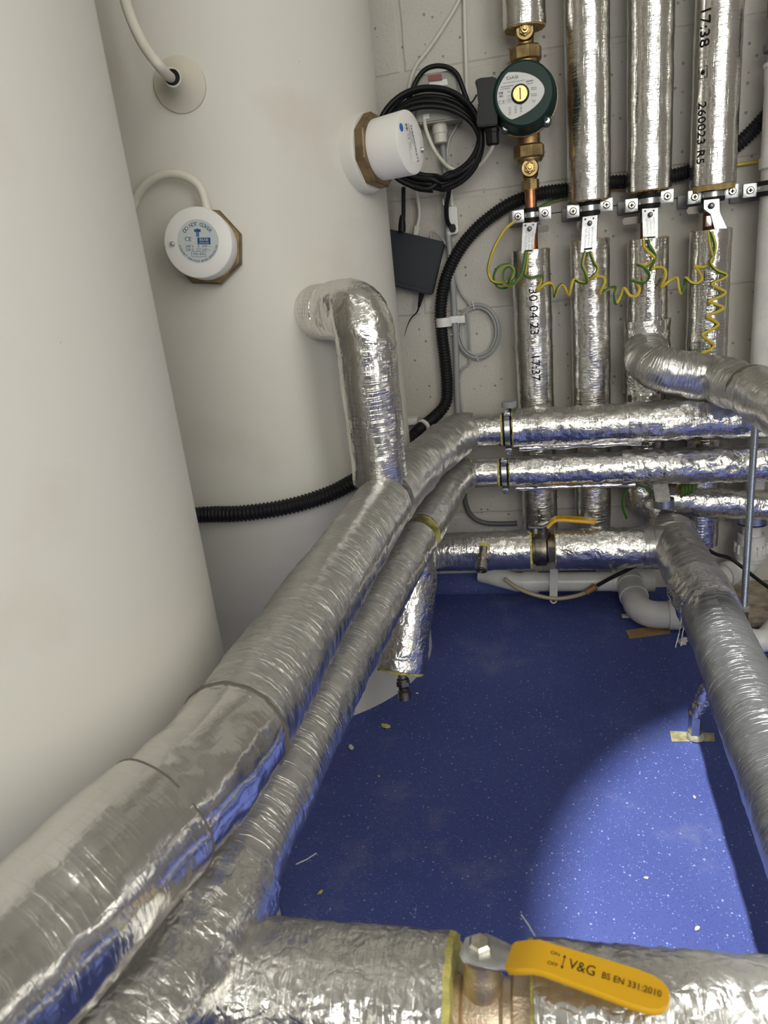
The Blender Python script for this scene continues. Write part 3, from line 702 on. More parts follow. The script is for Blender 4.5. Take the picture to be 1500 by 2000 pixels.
def wall_clamp(x, z, r, label, tilt=0.0):
    k = thing('pipe_clamp', (x, VYY, z), label, 'pipe clamp', 'rubber-lined wall clamps')
    c = V((x, VYY, z))
    bm = NB(); tube(bm, [c-Z_*.0125, c+Z_*.0125], r+.0060, 32); link('rubber_lining', bm, BLACKR, k)
    bm = NB(); tube(bm, [c-Z_*.0046, c+Z_*.0046], r+.0068, 32); link('clamp_band', bm, ZINC, k)
    for s in (-1, 1):
        o = c+V((s*(r+.0165), -.004, s*tilt)); bm = NB(); box(bm, o, X_*.0115, Y_*.005, Z_*.0115, .0015); e = link('ear', bm, ZINC, k)
        bm = NB(); lathe(bm, o-Y_*.004, -Y_, [(0, .0068), (.0025, .0068), (.0045, .005), (.0046, .0028), (.0035, .0026), (.0035, 0)], 20); sc = link('screw', bm, NICKEL, e)
        q = o-Y_*.0088
        bm = NB(); box(bm, q, X_*.0034, Y_*.0004, Z_*.0009); box(bm, q, X_*.0009, Y_*.0004, Z_*.0034)
        link('cross_slot', bm, INKK, e, False)
    bm = NB(); box(bm, V((x-.012, WY-.0035, z-.004)), X_*(r+.022), Y_*.0028, Z_*.0125, .0025); bp = link('backplate', bm, mat('dull_backplate', (.20, .20, .20), .45, .8), k)
    bm = NB(); tube(bm, [V((x, VYY+r, z)), V((x, WY-.003, z))], .005, 12); link('stud', bm, ZINC, k)
    return k
clab = ['wall clamp on the leftmost pipe, just below the green pump', 'wall clamp on the second foil-lagged pipe from the left', 'tilted wall clamp on the third foil-lagged pipe from the left', 'wall clamp under the brown foam edge of the fourth lagged pipe']
for i in range(4): wall_clamp(vx[i], zc[i], (.0085, .0135, .0145, .0150)[i], clab[i], (.0, .002, .004, .001)[i])

# earth bonding clamps with hanging tags
def earth_clamp(quad, x, z, r, label, tail, bend=None):
    k = thing('earth_clamp', (x, VYY, z), label, 'earth clamp', 'earth bonding clamps on the wall pipes')
    c = V((x, VYY, z))
    bm = NB(); tube(bm, [c-Z_*.006, c+Z_*.006], r+.0012, 28); s = link('strap', bm, ZINC, k)
    if tail:
        bm = NB(); y = VYY-.003; prism(bm, [V((x, y, z-.0062)), V((x+tail, y, z-.0062)), V((x+tail*1.07, y, z)), V((x+tail, y, z+.0062)), V((x, y, z+.0062))], V((0, .001, 0))); link('strap_tail', bm, mat('bright_strap', (.10, .09, .08), .3, .8), k)
    a, b, cc, d = quad
    bm = NB(); prism(bm, quad, V((0, .0012, 0)), .0004); tg = link('tag_plate', bm, ZINC, k, label='zinc warning tag')
    xx = (b-a); yy = (d-a); w = xx.length; h = yy.length; nn = V((0, -.0007, 0))
    f = lambda u, v: a+xx*u+yy*v+nn
    bm = NB(); rect(bm, f, .14, .05, .24, .10); rect(bm, f, .68, .05, .78, .10); rect(bm, f, .22, .90, .78, .95); link('tag_slots', bm, INKK, tg, False, norm=False)
    bm = NB(); xn, yn = xx.normalized(), yy.normalized()
    ff = lambda u, v: a+xx*.5+yy*.62+nn+xn*v+yn*u
    for j, s2 in enumerate(('SAFETY ELECTRICAL', 'CONNECTION', 'DO NOT REMOVE')): text(bm, s2, .0042, ff, 0, .006-.006*j)
    link('lettering', bm, mat('embossed_zinc', (.45, .45, .45), .4, 1), tg, False, norm=False)
    bm = NB(); o = a+xx*.5+yy*.2; lathe(bm, o, -Y_, [(-.002, .0045), (.003, .0045), (.005, .003), (.009, .0026), (.0095, 0)], 12); link('screw', bm, mat('dark_screw', (.18, .17, .16), .4, 1), tg)
    return k
def tagq(px, y0, y1): return [aty(*px[0], y0), aty(*px[1], y0), aty(*px[2], y1), aty(*px[3], y1)]
earth_clamp(tagq([(1021, 436), (1049, 434), (1039, 495), (1018, 495)], 1.462, 1.449), vx[0], zrow(1038, 450), .011, 'earth clamp tag hanging under the leftmost wall clamp', .03)
earth_clamp(tagq([(1138, 424), (1167, 420), (1164, 491), (1134, 493)], 1.462, 1.449), vx[1], zrow(1153, 437), .014, 'shiniest earth clamp tag, on the second lagged pipe', -.022)
earth_clamp(tagq([(1254, 408), (1285, 406), (1285, 465), (1256, 469)], 1.462, 1.449), vx[2], zrow(1266, 427), .014, 'earth clamp tag on the third pipe with a strap tail reaching left', -.044)
# the fourth tag is bent and skewed
q4 = [aty(*p, 1.460) for p in ((1375, 391), (1405, 388), (1406, 415), (1420, 446), (1396, 447), (1388, 418), (1375, 408))]
k = thing('earth_clamp', (vx[3], VYY, zc[3]-.04), 'bent earth clamp tag twisted aside on the fourth lagged pipe', 'earth clamp', 'earth bonding clamps on the wall pipes')
c = V((vx[3], VYY, zrow(1385, 407)))
bm = NB(); tube(bm, [c-Z_*.006, c+Z_*.006], .0152, 28); link('strap', bm, ZINC, k)
bm = NB(); y = VYY-.003; prism(bm, [c+V((0, -.003, -.0062)), c+V((-.04, -.003, -.0062)), c+V((-.044, -.003, 0)), c+V((-.04, -.003, .0062)), c+V((0, -.003, .0062))], V((0, .001, 0))); link('strap_tail', bm, MATS['bright_strap'], k)
bm = NB(); prism(bm, q4, V((0, .0012, 0)), .0003); tg = link('tag_plate', bm, ZINC, k)
bm = NB(); o = aty(1389, 402, 1.460); lathe(bm, o, -Y_, [(-.002, .0055), (.003, .0055), (.005, .004), (.007, .0030), (.0075, 0)], 12); link('screw', bm, MATS['dark_screw'], tg)
bm = NB(); o = aty(1384, 432, 1.468); box(bm, o, X_*.005, Y_*.005, Z_*.009, .0012); link('terminal', bm, NICKEL, k)

# ------------------------------------------------------------------ circulator pump assembly
PX = vx[0]
def pz(px, py, y=VYY): return aty(px, py, y).z
def valve_body(name, zt, zb, zs, label):
    t = thing(name, (PX, VYY, zb), label, 'valve', 'brass isolating valves at the pump')
    bm = NB(); h = zt-zb
    lathe(bm, V((PX, VYY, zb)), Z_, [(0, .0135), (h*.16, .0135), (h*.18, .0125), (h*.35, .0125), (h*.45, .0155), (h*.62, .0155), (h*.75, .0150), (h, .0150)], 32); link('body', bm, BRASSD, t)
    bm = NB(); lathe(bm, V((PX, VYY, zb+.002)), Z_, [(0, .0165), (.016, .0165)], 8); link('compression_nut', bm, BRASSD, t, False)
    c = V((PX, VYY, zs)); bm = NB(); lathe(bm, c, -Y_, [(0, .0165), (.014, .0165), (.017, .0145), (.022, .0145)], 28); link('bonnet', bm, BRASSD, t)
    bm = NB(); lathe(bm, c-Y_*.021, -Y_, [(0, .0105), (.006, .0105), (.007, .009)], 6); link('hex_nut', bm, BRASS, t, False)
    bm = NB(); lathe(bm, c-Y_*.027, -Y_, [(0, .0075), (.003, .0075), (.0045, .0062), (.0046, .0040), (.009, .0036), (.0105, .0030), (.0105, 0)], 20); link('spindle', bm, BRASS, t)
    return t
def union(z, label):
    t = thing('union_nut', (PX, VYY, z), label, 'union nut')
    bm = NB(); lathe(bm, V((PX, VYY, z-.012)), Z_, [(0, .026), (.003, .0285), (.021, .0285), (.024, .026)], 8, phase=.2); link('hex_nut', bm, BRASSD, t, False)
    bm = NB(); lathe(bm, V((PX, VYY, z-.018)), Z_, [(0, .0225), (.004, .0245), (.0065, .0245)], 36); link('collar', bm, BRASSD, t)
valve_body('isolating_valve', pz(1024, 92), pz(1024, 52), pz(1022, 66), 'brass isolating valve above the green pump')
union(pz(1028, 106), 'brass union nut directly above the green pump')
union(pz(1032, 297), 'brass union nut directly below the green pump')
valve_body('isolating_valve', pz(1035, 306), pz(1038, 372), pz(1036, 330), 'brass isolating valve below the green pump')
pc = aty(1022, 195, 1.42); cz = pz(1026, 200)
PC = V((aty(1023, 195, 1.42).x, VYY, cz))
t = thing('circulator_pump', PC, 'dark green circulator pump with pale name plate on the leftmost wall pipe', 'pump')
bm = NB(); tube(bm, [V((PX, VYY, pz(1028, 112))), V((PX, VYY, pz(1032, 290)))], .0205, 32)
lathe(bm, PC+Y_*.026, -Y_, [(0, .030), (.008, .046), (.022, .058), (.040, .060), (.052, .060)], 48)
link('volute', bm, BRONZE, t)
bm = NB(); lathe(bm, PC-Y_*.024, -Y_, [(0, .0585), (.012, .0585), (.014, .056), (.040, .0535), (.052, .0515), (.055, .048), (.055, 0)], 56); link('motor_housing', bm, GREEN, t)
mh = t
for px, py in ((1064, 147), (1068, 237), (987, 251), (985, 150)):
    q = aty(px, py, 1.464); bm = NB(); tube(bm, [q, q+(V((PC.x, q.y, PC.z))-q)*.45], .0085, 16); tube(bm, [q+Y_*.012, q-Y_*.006], .0085, 20); lug = link('flange_lug', bm, GREEN, t)
    bm = NB(); lathe(bm, q-Y_*.005, -Y_, [(0, .0055), (.004, .0055), (.0046, .0045), (.0046, .0028), (.0025, .0026), (.0025, 0)], 20); link('bolt', bm, ZINC, lug)
FY = VYY-.024-.055
pl = [(620, 275), (690, 271), (760, 272), (835, 282), (900, 300), (960, 328), (1010, 362), (1055, 412), (1080, 455), (1090, 495), (1087, 540), (1072, 580), (1045, 630), (1010, 675), (960, 725), (900, 772), (840, 810), (780, 842), (720, 870), (668, 888), (640, 880), (600, 858), (560, 822), (528, 780), (503, 735), (485, 685), (475, 630), (473, 580), (479, 520), (495, 465), (518, 415), (548, 360), (582, 308)]
plp = [aty(900+a/6.667, 100+b/6.667, FY-.0012) for a, b in pl]
bm = NB(); prism(bm, plp, V((0, .0012, 0))); plate = link('name_plate', bm, PLATE, t, False, label='pale triangular name plate')
bm = NB()
def pf(a, b): return aty(900+a/6.667, 100+b/6.667, FY-.0016)
def ptxt(s, px, py, h, rot=-.10, sx=1.0):
    sc = h; text(bm, s, 1.0, lambda u, v: pf(px+u*sc, py-v*sc), 0, 0, -rot, sx)
ptxt('DAB', 672, 345, 60, -.16, 1.35)
def psc(x0, x1, y, h, seed, sl=-.16):
    rnd = random.Random(seed); x = x0
    while x < x1:
        w = rnd.uniform(5, 14); x2 = min(x+w, x1)
        bm.faces.new([bm.verts.new(pf(*q)) for q in ((x, y-h/2+(x-x0)*sl), (x2, y-h/2+(x2-x0)*sl), (x2, y+h/2+(x2-x0)*sl), (x, y+h/2+(x-x0)*sl))]); x = x2+rnd.uniform(3, 7)
psc(545, 830, 420, 7, 1); psc(520, 690, 470, 12, 2); psc(515, 640, 500, 10, 3); psc(850, 945, 395, 18, 4); psc(860, 940, 425, 10, 5)
for i in range(4): psc(915, 990, 475+i*22+(40 if i > 1 else 0), 9, 10+i, -.05)
psc(925, 980, 640, 9, 20, -.05); psc(935, 975, 662, 9, 21, -.05)
for i in range(5): psc(622, 655, 735+i*22, 9, 30+i, -.1); psc(700, 730, 718+i*20, 9, 40+i, -.1); psc(770, 800, 700+i*22, 9, 50+i, -.1)
psc(495, 550, 548, 34, 60, -.1); psc(500, 550, 590, 26, 61, -.1); psc(610, 640, 530, 9, 62); psc(605, 640, 585, 9, 63)
ptxt('C', 510, 672, 66, -.1); ptxt('E', 560, 662, 66, -.1)
for k in range(24):
    a, b = 2*PI*k/24, 2*PI*(k+1)/24
    bm.faces.new([bm.verts.new(pf(628+r*math.cos(q), 640+r*math.sin(q))) for r, q in ((32, a), (32, b), (28, b), (28, a))])
ptxt('+', 628, 640, 60)
link('lettering', bm, INKG, plate, False, norm=False)
o = aty(1016, 184, FY); bm = NB(); lathe(bm, o+Y_*.002, -Y_, [(0, .0155), (.0045, .0155), (.005, .0135), (.0035, .0133)], 32); link('plug_seal', bm, BLACKR, t)
bm = NB(); lathe(bm, o, -Y_, [(0, .0132), (.0055, .0132), (.0065, .012), (.0065, 0)], 32); vp = link('vent_plug', bm, BRASS, t)
bm = NB(); box(bm, o-Y_*.0066, X_*.0012, Y_*.0003, Z_*.009); link('slot', bm, COPDK, vp, False)
# terminal box and gland
qb = [aty(900+a/6.667, 100+b/6.667, 1.425) for a, b in ((175, 385), (240, 345), (440, 325), (470, 360), (440, 560), (470, 800), (480, 960), (250, 985), (205, 960), (215, 720), (232, 700), (215, 600), (205, 450))]
bm = NB(); prism(bm, qb, V((0, .055, 0)), .002); tbx = link('terminal_box', bm, BLACK, t, label='black terminal box')
g0 = aty(961, 252, 1.45); bm = NB(); lathe(bm, g0, -Z_, [(0, .0135), (.006, .0135), (.007, .0125), (.024, .0122), (.027, .009)], 10); link('cable_gland', bm, BLACK, t, False)
GL = g0-Z_*.024

# ------------------------------------------------------------------ branch tee from the third wall pipe, coming forward on the right
t = pipe_run((.30, 1.40, .46), 'thick foil-lagged branch that leaves the third wall pipe and bends towards the viewer', 'insulated_branch_pipe')
P0 = V((vx[2], VYY, .535)); P1 = V((.222, 1.405, .520)); P2 = V((.345, 1.405, .492)); P3 = V((.375, 1.25, .485)); P4 = V((.385, .85, .478))
jacket(t, [V((vx[2], VYY, .60)), V((vx[2], VYY, .46))], RV+.003, F_CRSH, 'tee_jacket', d=dents(.003, .003, .001, 1, 61))
jacket(t, fillet([P0+V((0, .012, .02)), P1, P2-V((.03, 0, -.006))], .05, 12), .0395, F_GREY, 'elbow_jacket', d=dents(.0035, .003, .0008, 1, 63))
jacket(t, fillet([P1+V((.05, 0, -.012)), P2, P3], .055, 14), .0400, F_GREY, 'elbow_jacket', d=dents(.005, .004, .001, 1, 65))
jacket(t, [P3+V((-.0025, .038, .002)), P3+V((-.0025, .034, .002))], .0442, MATS['seam_glue'], 'seam', step=.001, d=dents(.002, .001, .0003, 1, 67))
jacket(t, [P3+V((0, .035, .002)), P3, P4, V((.388, .1, .474)), V((.39, -.6, .47))], .0435, F_SIDE, step=.006, d=dents(.002, .001, .0003, 1, 67))

# ------------------------------------------------------------------ big low run on the right (C) with tee, and the valve run
ZC_ = .165; RC = .0448; CX = .280
t = pipe_run((CX, .8, ZC_-RC), 'large dusty foil-lagged pipe running low along the right towards the viewer')
jacket(t, spline([V((.215, -.5, ZC_)), V((.245, .4, ZC_)), V((.262, .78, ZC_)), V((CX, 1.15, ZC_))], 10), RC, F_LOW, step=.004, d=dents(.0016, .0012, .0005, 1, 71))
jacket(t, [V((CX-.002, 1.11, ZC_)), V((CX, 1.20, ZC_))], RC+.0035, F_CRSH, 'tape_wrap', d=dents(.005, .004, .0012, 1, 72), label='crumpled foil tape wrap')
dome = fillet([V((CX, 1.19, ZC_)), V((CX-.004, 1.40, ZC_+.01)), V((CX-.009, 1.425, ZC_+.035)), V((CX-.010, 1.43, .224))], .06, 14)
jacket(t, dome, lambda s2, L: (RC+.001)*max(.02, 1-max(0, (s2-L+.034)/.034)**2)**.5, F_GREY, 'tee_jacket', d=dents(.003, .002, .0007, 1, 73))
# torn foil flap and hanging strands
bm = NB(); pts = [atd(1390, 1158, 1.135), atd(1345, 1178, 1.125), atd(1352, 1165, 1.125), atd(1358, 1153, 1.13)]
prism(bm, pts, V((0, .0006, .001))); link('torn_flap', bm, F_NEAR, t, False)
for px in (((1332, 1200), (1328, 1230), (1319, 1265)), ((1340, 1205), (1333, 1240), (1330, 1262)), ((1338, 1195), (1330, 1215), (1326, 1240))):
    bm = NB(); tube(bm, spline([atd(*q, 1.16) for q in px], 6), .0011, 6); link('foil_strand', bm, F_NEAR, t)

ZV = .171; VYv = 1.385
t2 = pipe_run((.05, VYv, ZV-.04), 'foil-lagged pipe with a lever valve low across the back, above the white waste pipe')
f = lambda x: V((x, VYv, ZV+(.178-.171)*(0.1-x)*.5))
xv0 = aty(1035, 1070, VYv).x; xv1 = aty(1085, 1070, VYv).x; xl = -.200
jacket(t2, [f(xl), f(xv0)], .0400, F_BACK, d=dents(.002, .0018, .0008, 1, 81))
jacket(t2, [f(xv1), f(.235)], .0400, F_CRSH, d=dents(.004, .003, .001, 1, 83)); 
jacket(t2, [f(.215), f(.262)], .044, F_GREY, 'tee_jacket', d=dents(.003, .003, .001, 1, 84))
foam(t2, f(xv0-.001), X_, .0395, .02, .005); foam(t2, f(xv1+.001), -X_, .039, .02, .003)
# bit of foam showing round the drain cock
def lever_valve(loc, c, ax, upv, R, L, label, m, lever_pts, sleeve_pts, wid, txt):
    k = thing('lever_valve', loc, label, 'valve')
    bm = NB(); h = L/2
    lathe(bm, c, ax, [(-h, R*.86), (-h*.62, R*.9), (-h*.60, R*.98), (-h*.5, R), (h*.25, R), (h*.34, R*.92), (h*.40, R*.82), (h*.45, R*.82)], 40); link('body', bm, m, k)
    bm = NB(); lathe(bm, c, ax, [(h*.42, R*.98), (h*.97, R*.98)], 6); link('hex_end', bm, m, k, False)
    bm = NB(); lathe(bm, c+upv*R*.8, upv, [(0, R*.5), (R*.35, R*.5), (R*.36, R*.36), (R*.75, R*.36)], 28); link('stem_housing', bm, m, k)
    return k
# far valve
cv = V(((xv0+xv1)/2, VYv, ZV))
k = lever_valve(cv, cv, X_, Z_, .034, xv1-xv0, 'brass lever valve with yellow handle on the low back pipe', DKMET, None, None, 0, None)
st = aty(1045, 1032, VYv-.006)
bm = NB(); lathe(bm, V((st.x, VYv, ZV+.030)), Z_, [(0, .009), (.016, .009), (.017, .0085), (.022, .0085)], 20); link('stem', bm, DKMET, k)
bm = NB(); lathe(bm, V((st.x, VYv, st.z+.006)), Z_, [(0, .0075), (.006, .0075), (.007, .006)], 6); link('hex_nut', bm, DKMET, k, False)
def lever(parent, pts, widths, th, m, name, wdir, bev=.0015, label=None):
    bm = NB(); rows = []; n = len(pts)
    for i, (p, w) in enumerate(zip(pts, widths)):
        tn = (pts[min(i+1, n-1)]-pts[max(i-1, 0)]).normalized(); wd = V(wdir).normalized(); nn = tn.cross(wd).normalized()
        rows.append([bm.verts.new(p+wd*w*a+nn*th*b) for a, b in ((-1, -.5), (-.92, -1), (.92, -1), (1, -.5), (1, .5), (.92, 1), (-.92, 1), (-1, .5))])
    for A2, B2 in zip(rows, rows[1:]):
        for q in range(8): bm.faces.new((A2[q], A2[(q+1) % 8], B2[(q+1) % 8], B2[q]))
    bm.faces.new(rows[0]); bm.faces.new(rows[-1])
    return link(name, bm, m, parent, sharp=50, label=label)
yl = VYv
h0 = [V((st.x-.014, yl, st.z+.004)), V((st.x-.010, yl, st.z+.004)), V((st.x+.014, yl, st.z+.003)), V((st.x+.026, yl, st.z+.008)), V((aty(1072, 1026, yl).x, yl, aty(1072, 1026, yl).z))]
lever(k, h0, [.009, .0135, .0125, .010, .010], .0014, ZINC, 'lever', Y_)
h1 = [aty(1069, 1028, yl), aty(1078, 1018, yl), aty(1086, 1013.5, yl), aty(1100, 1013, yl), aty(1130, 1015, yl), aty(1155, 1017, yl), aty(1162, 1018, yl), aty(1165, 1018.5, yl)]
sl = lever(k, h1, [.0115, .0115, .0115, .0115, .0125, .0125, .009, .003], .0028, YELLOW, 'lever_sleeve', Y_, label='yellow handle sleeve')
bm = NB(); a, b = aty(1092, 1013.5, yl), aty(1152, 1017, yl); xx = (b-a).normalized(); fL2 = lambda u, v: a+xx*u+Y_*v+Z_*.0042
text(bm, 'V&G', .0085, fL2, .0195, 0, 0, .85); text(bm, 'BS EN 331:2010', .0055, fL2, .0425, 0, 0, .85); rect(bm, fL2, .0090, -.004, .0094, .004); text(bm, 'ON', .0036, fL2, .004, .004); text(bm, 'OFF', .0036, fL2, .004, -.004)
link('lettering', bm, INKK, sl, False, norm=False)
# drain cock on the valve run
def drain(o, d, r, label, m, hint):
    k = thing('drain_cock', o, label, 'drain cock')
    d = V(d).normalized(); o = V(o)
    bm = NB(); lathe(bm, o, d, [(-.012, r*.7), (.004, r*.72), (.006, r*.95), (.016, r*.95), (.018, r*.8), (.024, r*.8), (.026, r), (.040, r), (.041, r*.72), (.030, r*.66), (.030, 0)], 24); link('body', bm, m, k)
    bm = NB(); lathe(bm, o+d*.0305, d, [(0, r*.4), (.004, r*.4), (.005, r*.2)], 4); link('square_spindle', bm, DKMET, k, False)
    bm = NB(); lathe(bm, o+d*.010, d, [(0, r*1.1), (.007, r*1.1)], 6); link('hex_nut', bm, m, k, False)
    return k
dc = aty(944, 1080, VYv-.050)
drain(dc, (-.10, -.80, -.58), .0125, 'nickel drain cock poking from yellow foam on the low back pipe', NICKEL, 0)
bm = NB(); bmesh.ops.create_icosphere(bm, subdivisions=3, radius=.011, matrix=Matrix.Translation(aty(946, 1070, VYv-.038)) @ Matrix.Diagonal((1, .45, 1.05, 1)))
for v in bm.verts: v.co += v.normal*noise.noise(v.co*180)*.002
link('foam_patch', bm, FOAM, t2, label='yellow foam showing through the cut foil')

# dropper beside the further cylinder's foot
t3 = pipe_run((-.215, 1.03, .10), 'short foil-lagged dropper hanging beside the foot of the further cylinder', 'insulated_pipe_stub')
d0 = V((-.1885, 1.075, .27)); d1 = V((-.1985, 1.025, .120))
dpx0, dpx1 = atd(806, 1120, 1.185), atd(783, 1308, 1.165)
jacket(t3, [dpx0+V((0, 0, .05)), dpx0, dpx1], lambda s, L: .0375+.003*min(1, s/.08), F_CRSH, d=dents(.0035, .0025, .0008, .8, 91))
foam(t3, dpx1+(dpx1-dpx0).normalized()*.001, dpx1-dpx0, .038, .01, .004)
drain(dpx1+V((.004, -.012, -.003)), (.05, -.25, -.95), .0105, 'dark nickel drain cock under the short foil dropper', DKMET, 0)

# ------------------------------------------------------------------ foreground run (D) with yellow lever valve
YD, ZD, RD = .319, .30, .042
t = pipe_run((.03, YD, ZD-RD), 'foil-lagged pipe across the bottom foreground carrying a lever valve')
fD = lambda x: V((x, YD, ZD))
xd0 = aty(884, 1960, YD).x; xd1 = aty(1036, 1960, YD).x
xd0 = -.0620; xd1 = -.0095
jacket(t, [fD(-.245), fD(xd0)], RD, F_CRSH, d=dents(.0022, .0018, .0008, 1.2, 101), step=.003, seg=72)
jacket(t, [fD(xd1), fD(.5)], RD, F_CRSH, d=dents(.0022, .0018, .0009, 1.2, 103), step=.003, seg=72)
foam(t, fD(xd0-.0005), X_, RD+.0008, .021, .0045); foam(t, fD(xd1+.0005), -X_, RD-.0002, .021, .003); foam(t, fD(-.245), -X_, RD, .016, .004)
bm = NB(); tube(bm, [fD(xd0-.01), fD(xd1+.01)], .014, 24); link('copper_pipe', bm, COPPER, t)
c = fD((xd0+xd1)/2); k = thing('lever_valve', c, 'brass lever valve with yellow handle in the bottom foreground', 'valve')
bm = NB(); h = (xd1-xd0)/2+.002
lathe(bm, c, X_, [(-h, .0195), (-h*.68, .0205), (-h*.63, .0185), (-h*.58, .0215), (-h*.1, .0235), (h*.18, .0225), (h*.26, .0200), (h*.42, .0200), (h*.45, .0190)], 44); link('body', bm, CASTB, k)
bm = NB(); lathe(bm, c, X_, [(h*.44, .0205), (h*.48, .0225), (h*.95, .0225)], 8, phase=.2); link('hex_end', bm, CASTB, k, False)
zs = ZD+.052; sx = atz(936, 1884, zs)
SXY = V((sx.x, YD, 0))
bm = NB(); lathe(bm, V((sx.x, YD, ZD+.017)), Z_, [(0, .0115), (.018, .0115), (.020, .010), (.030, .010), (.0305, .006), (.036, .006)], 28); link('stem_housing', bm, CASTB, k)
bm = NB(); lathe(bm, V((sx.x, YD, zs+.001)), Z_, [(0, .0070), (.0045, .0070), (.006, .0055), (.0062, 0)], 6); link('hex_nut', bm, NICKEL, k, False)
pa = V((sx.x-.0105, YD+.001, zs)); pb = atz(1000, 1895, zs+.003); pe = atz(1266, 1938, zs+.010)
dirx = V((pe.x-sx.x, pe.y-YD, 0)).normalized(); wd = V((-dirx.y, dirx.x, 0))
lever(k, [pa, pa+dirx*.004, V((sx.x, YD, zs)), V((sx.x, YD, zs))+dirx*.012, V((sx.x, YD, zs+.001))+dirx*.022, V((sx.x, YD, zs+.004))+dirx*.030], [.006, .0100, .0115, .0100, .0075, .0085], .0012, ZINC, 'lever', wd, label='zinc lever plate')
L0 = V((sx.x, YD, zs)); S = lambda s, dz: L0+dirx*s*1.07+Z_*dz
sl = lever(k, [S(.018, .001), S(.019, .002), S(.026, .006), S(.032, .009), S(.038, .0095), S(.060, .0095), S(.082, .0090), S(.090, .0088), S(.0945, .0087), S(.0975, .0086), S(.0985, .0086)], [.0085, .0100, .0105, .0105, .0100, .0108, .0115, .0108, .0088, .0052, .002], .0024, YELLOW, 'lever_sleeve', wd, label='yellow handle sleeve')
bm = NB(); fl = lambda u, v: S(.038+u, .0097+.0024-.00001*u)+wd*v
text(bm, 'V&G', .0088, fl, .0182, 0, 0, .80); text(bm, 'BS EN 331:2010', .0055, fl, .0425, -.0004, 0, .80)
text(bm, 'ON', .0032, fl, .0035, .0034); text(bm, 'OFF', .0032, fl, .0035, -.0034)
rect(bm, fl, .0083, -.0036, .0087, .0036)
for s in (1, -1): bm.faces.new([bm.verts.new(fl(*q)) for q in ((.0076, s*.0028), (.0094, s*.0028), (.0085, s*.0046))][::s])
link('lettering', bm, INKK, sl, False, norm=False)
for px in (((1018, 1786), (1032, 1806), (1045, 1828)), ((618, 1666), (600, 1678), (578, 1688))):
    bm = NB(); z = ZD+.03; tube(bm, [atd(*q, .40 if px[0][0] > 900 else .50) for q in px], .00022, 5)
    tag(link('glass_fibre_strand', bm, DIRT), 'stray pale fibre sticking up from the %s' % ('foreground pipe near the lever valve' if px[0][0] > 900 else 'smaller left run'), 'fibre')

# ------------------------------------------------------------------ low foil runs behind on the right, earth clamp on the tee
t = pipe_run((.40, VYY, .19), 'dull foil-lagged pipe running right behind the threaded rod, below the back pipes')
a, b = aty(1325, 972, 1.47), aty(1500, 985, 1.47)
jacket(t, [V((a.x-.03, 1.47, a.z)), V((.62, 1.47, b.z-.02))], .031, F_CRSH, d=dents(.003, .0025, .001, 1, 111))
jacket(t, [V((vx[2]-.008, VYY, .31)), V((vx[2]-.004, VYY-.01, .235)), V((CX-.01, 1.45, .215))], .033, F_CRSH, 'elbow_jacket', d=dents(.003, .0025, .001, 1, 112))
c0 = aty(1292, 960, 1.425); k = thing('earth_clamp', c0, 'earth clamp tag standing on top of the low foil tee', 'earth clamp')
q = [aty(*p, 1.425) for p in ((1274, 941), (1304, 940), (1309, 974), (1280, 978))]
bm = NB(); prism(bm, q, V((0, .0012, 0)), .0004); tg = link('tag_plate', bm, mat('dirty_zinc', (.55, .52, .44), .5, .6, .2, 300, .2, 120), k)
xx, yy = q[1]-q[0], q[3]-q[0]; bm = NB(); rect(bm, lambda u, v: q[0]+xx*u+yy*v-Y_*.0007, .2, .06, .8, .12); link('tag_slot', bm, INKK, tg, False, norm=False)
bm = NB(); tube(bm, [aty(1296, 978, 1.428)+Z_*.004, aty(1297, 985, 1.428)-Z_*.004], .02, 24); link('strap', bm, ZINC, k)

# ------------------------------------------------------------------ earth wires
def wire(px, y, label, amp=.008, n=6, name='earth_wire', r=.0029, m=EARTH):
    P = []
    for i, q in enumerate(px):
        yy = q[2] if len(q) > 2 else y+amp*math.sin(i*PI/2)
        P.append(aty(q[0], q[1], yy))
    bm = NB(); tube(bm, spline(P, n), r, 10); return tag(link(name, bm, m), label, 'wire')
YW = 1.447
wire([(1012, 428, 1.50), (1003, 434, 1.49), (985, 450, 1.475), (965, 485), (954, 520), (955, 536), (963, 550), (985, 553), (1002, 543), (1003, 525), (990, 517), (972, 524), (965, 542), (972, 559), (990, 561), (996, 545, 1.43), (1003, 530, 1.43), (996, 520, 1.43), (984, 526, 1.43), (981, 545, 1.43), (990, 557, 1.43), (1005, 553, 1.44), (1018, 535, 1.444), (1024, 510, 1.446), (1026, 492, 1.451)], 1.455, 'green-yellow earth wire looping left of the first hanging tag', .004)
wire([(1031, 492, 1.451), (1027, 522), (1025, 537), (1037, 542), (1056, 539), (1058, 549), (1050, 568), (1063, 556), (1076, 553), (1082, 562), (1083, 579), (1090, 562), (1098, 556), (1106, 566), (1112, 576), (1116, 560), (1121, 546), (1132, 551), (1146, 552), (1144, 535), (1137, 517), (1143, 490, 1.451)], YW, 'wavy green-yellow earth wire between the first and second hanging tags', .006)
wire([(1152, 490, 1.451), (1160, 512), (1167, 525), (1161, 537), (1150, 546), (1166, 540), (1180, 543), (1181, 554), (1172, 573), (1190, 563), (1203, 562), (1200, 576), (1203, 593), (1212, 580), (1219, 563), (1230, 577), (1243, 578), (1249, 564), (1240, 550), (1233, 547), (1250, 552), (1262, 549), (1268, 537), (1258, 522), (1246, 517), (1262, 517), (1275, 510), (1278, 503), (1266, 491), (1258, 480), (1259, 462, 1.451)], YW, 'wavy green-yellow earth wire between the second and third hanging tags', .006)
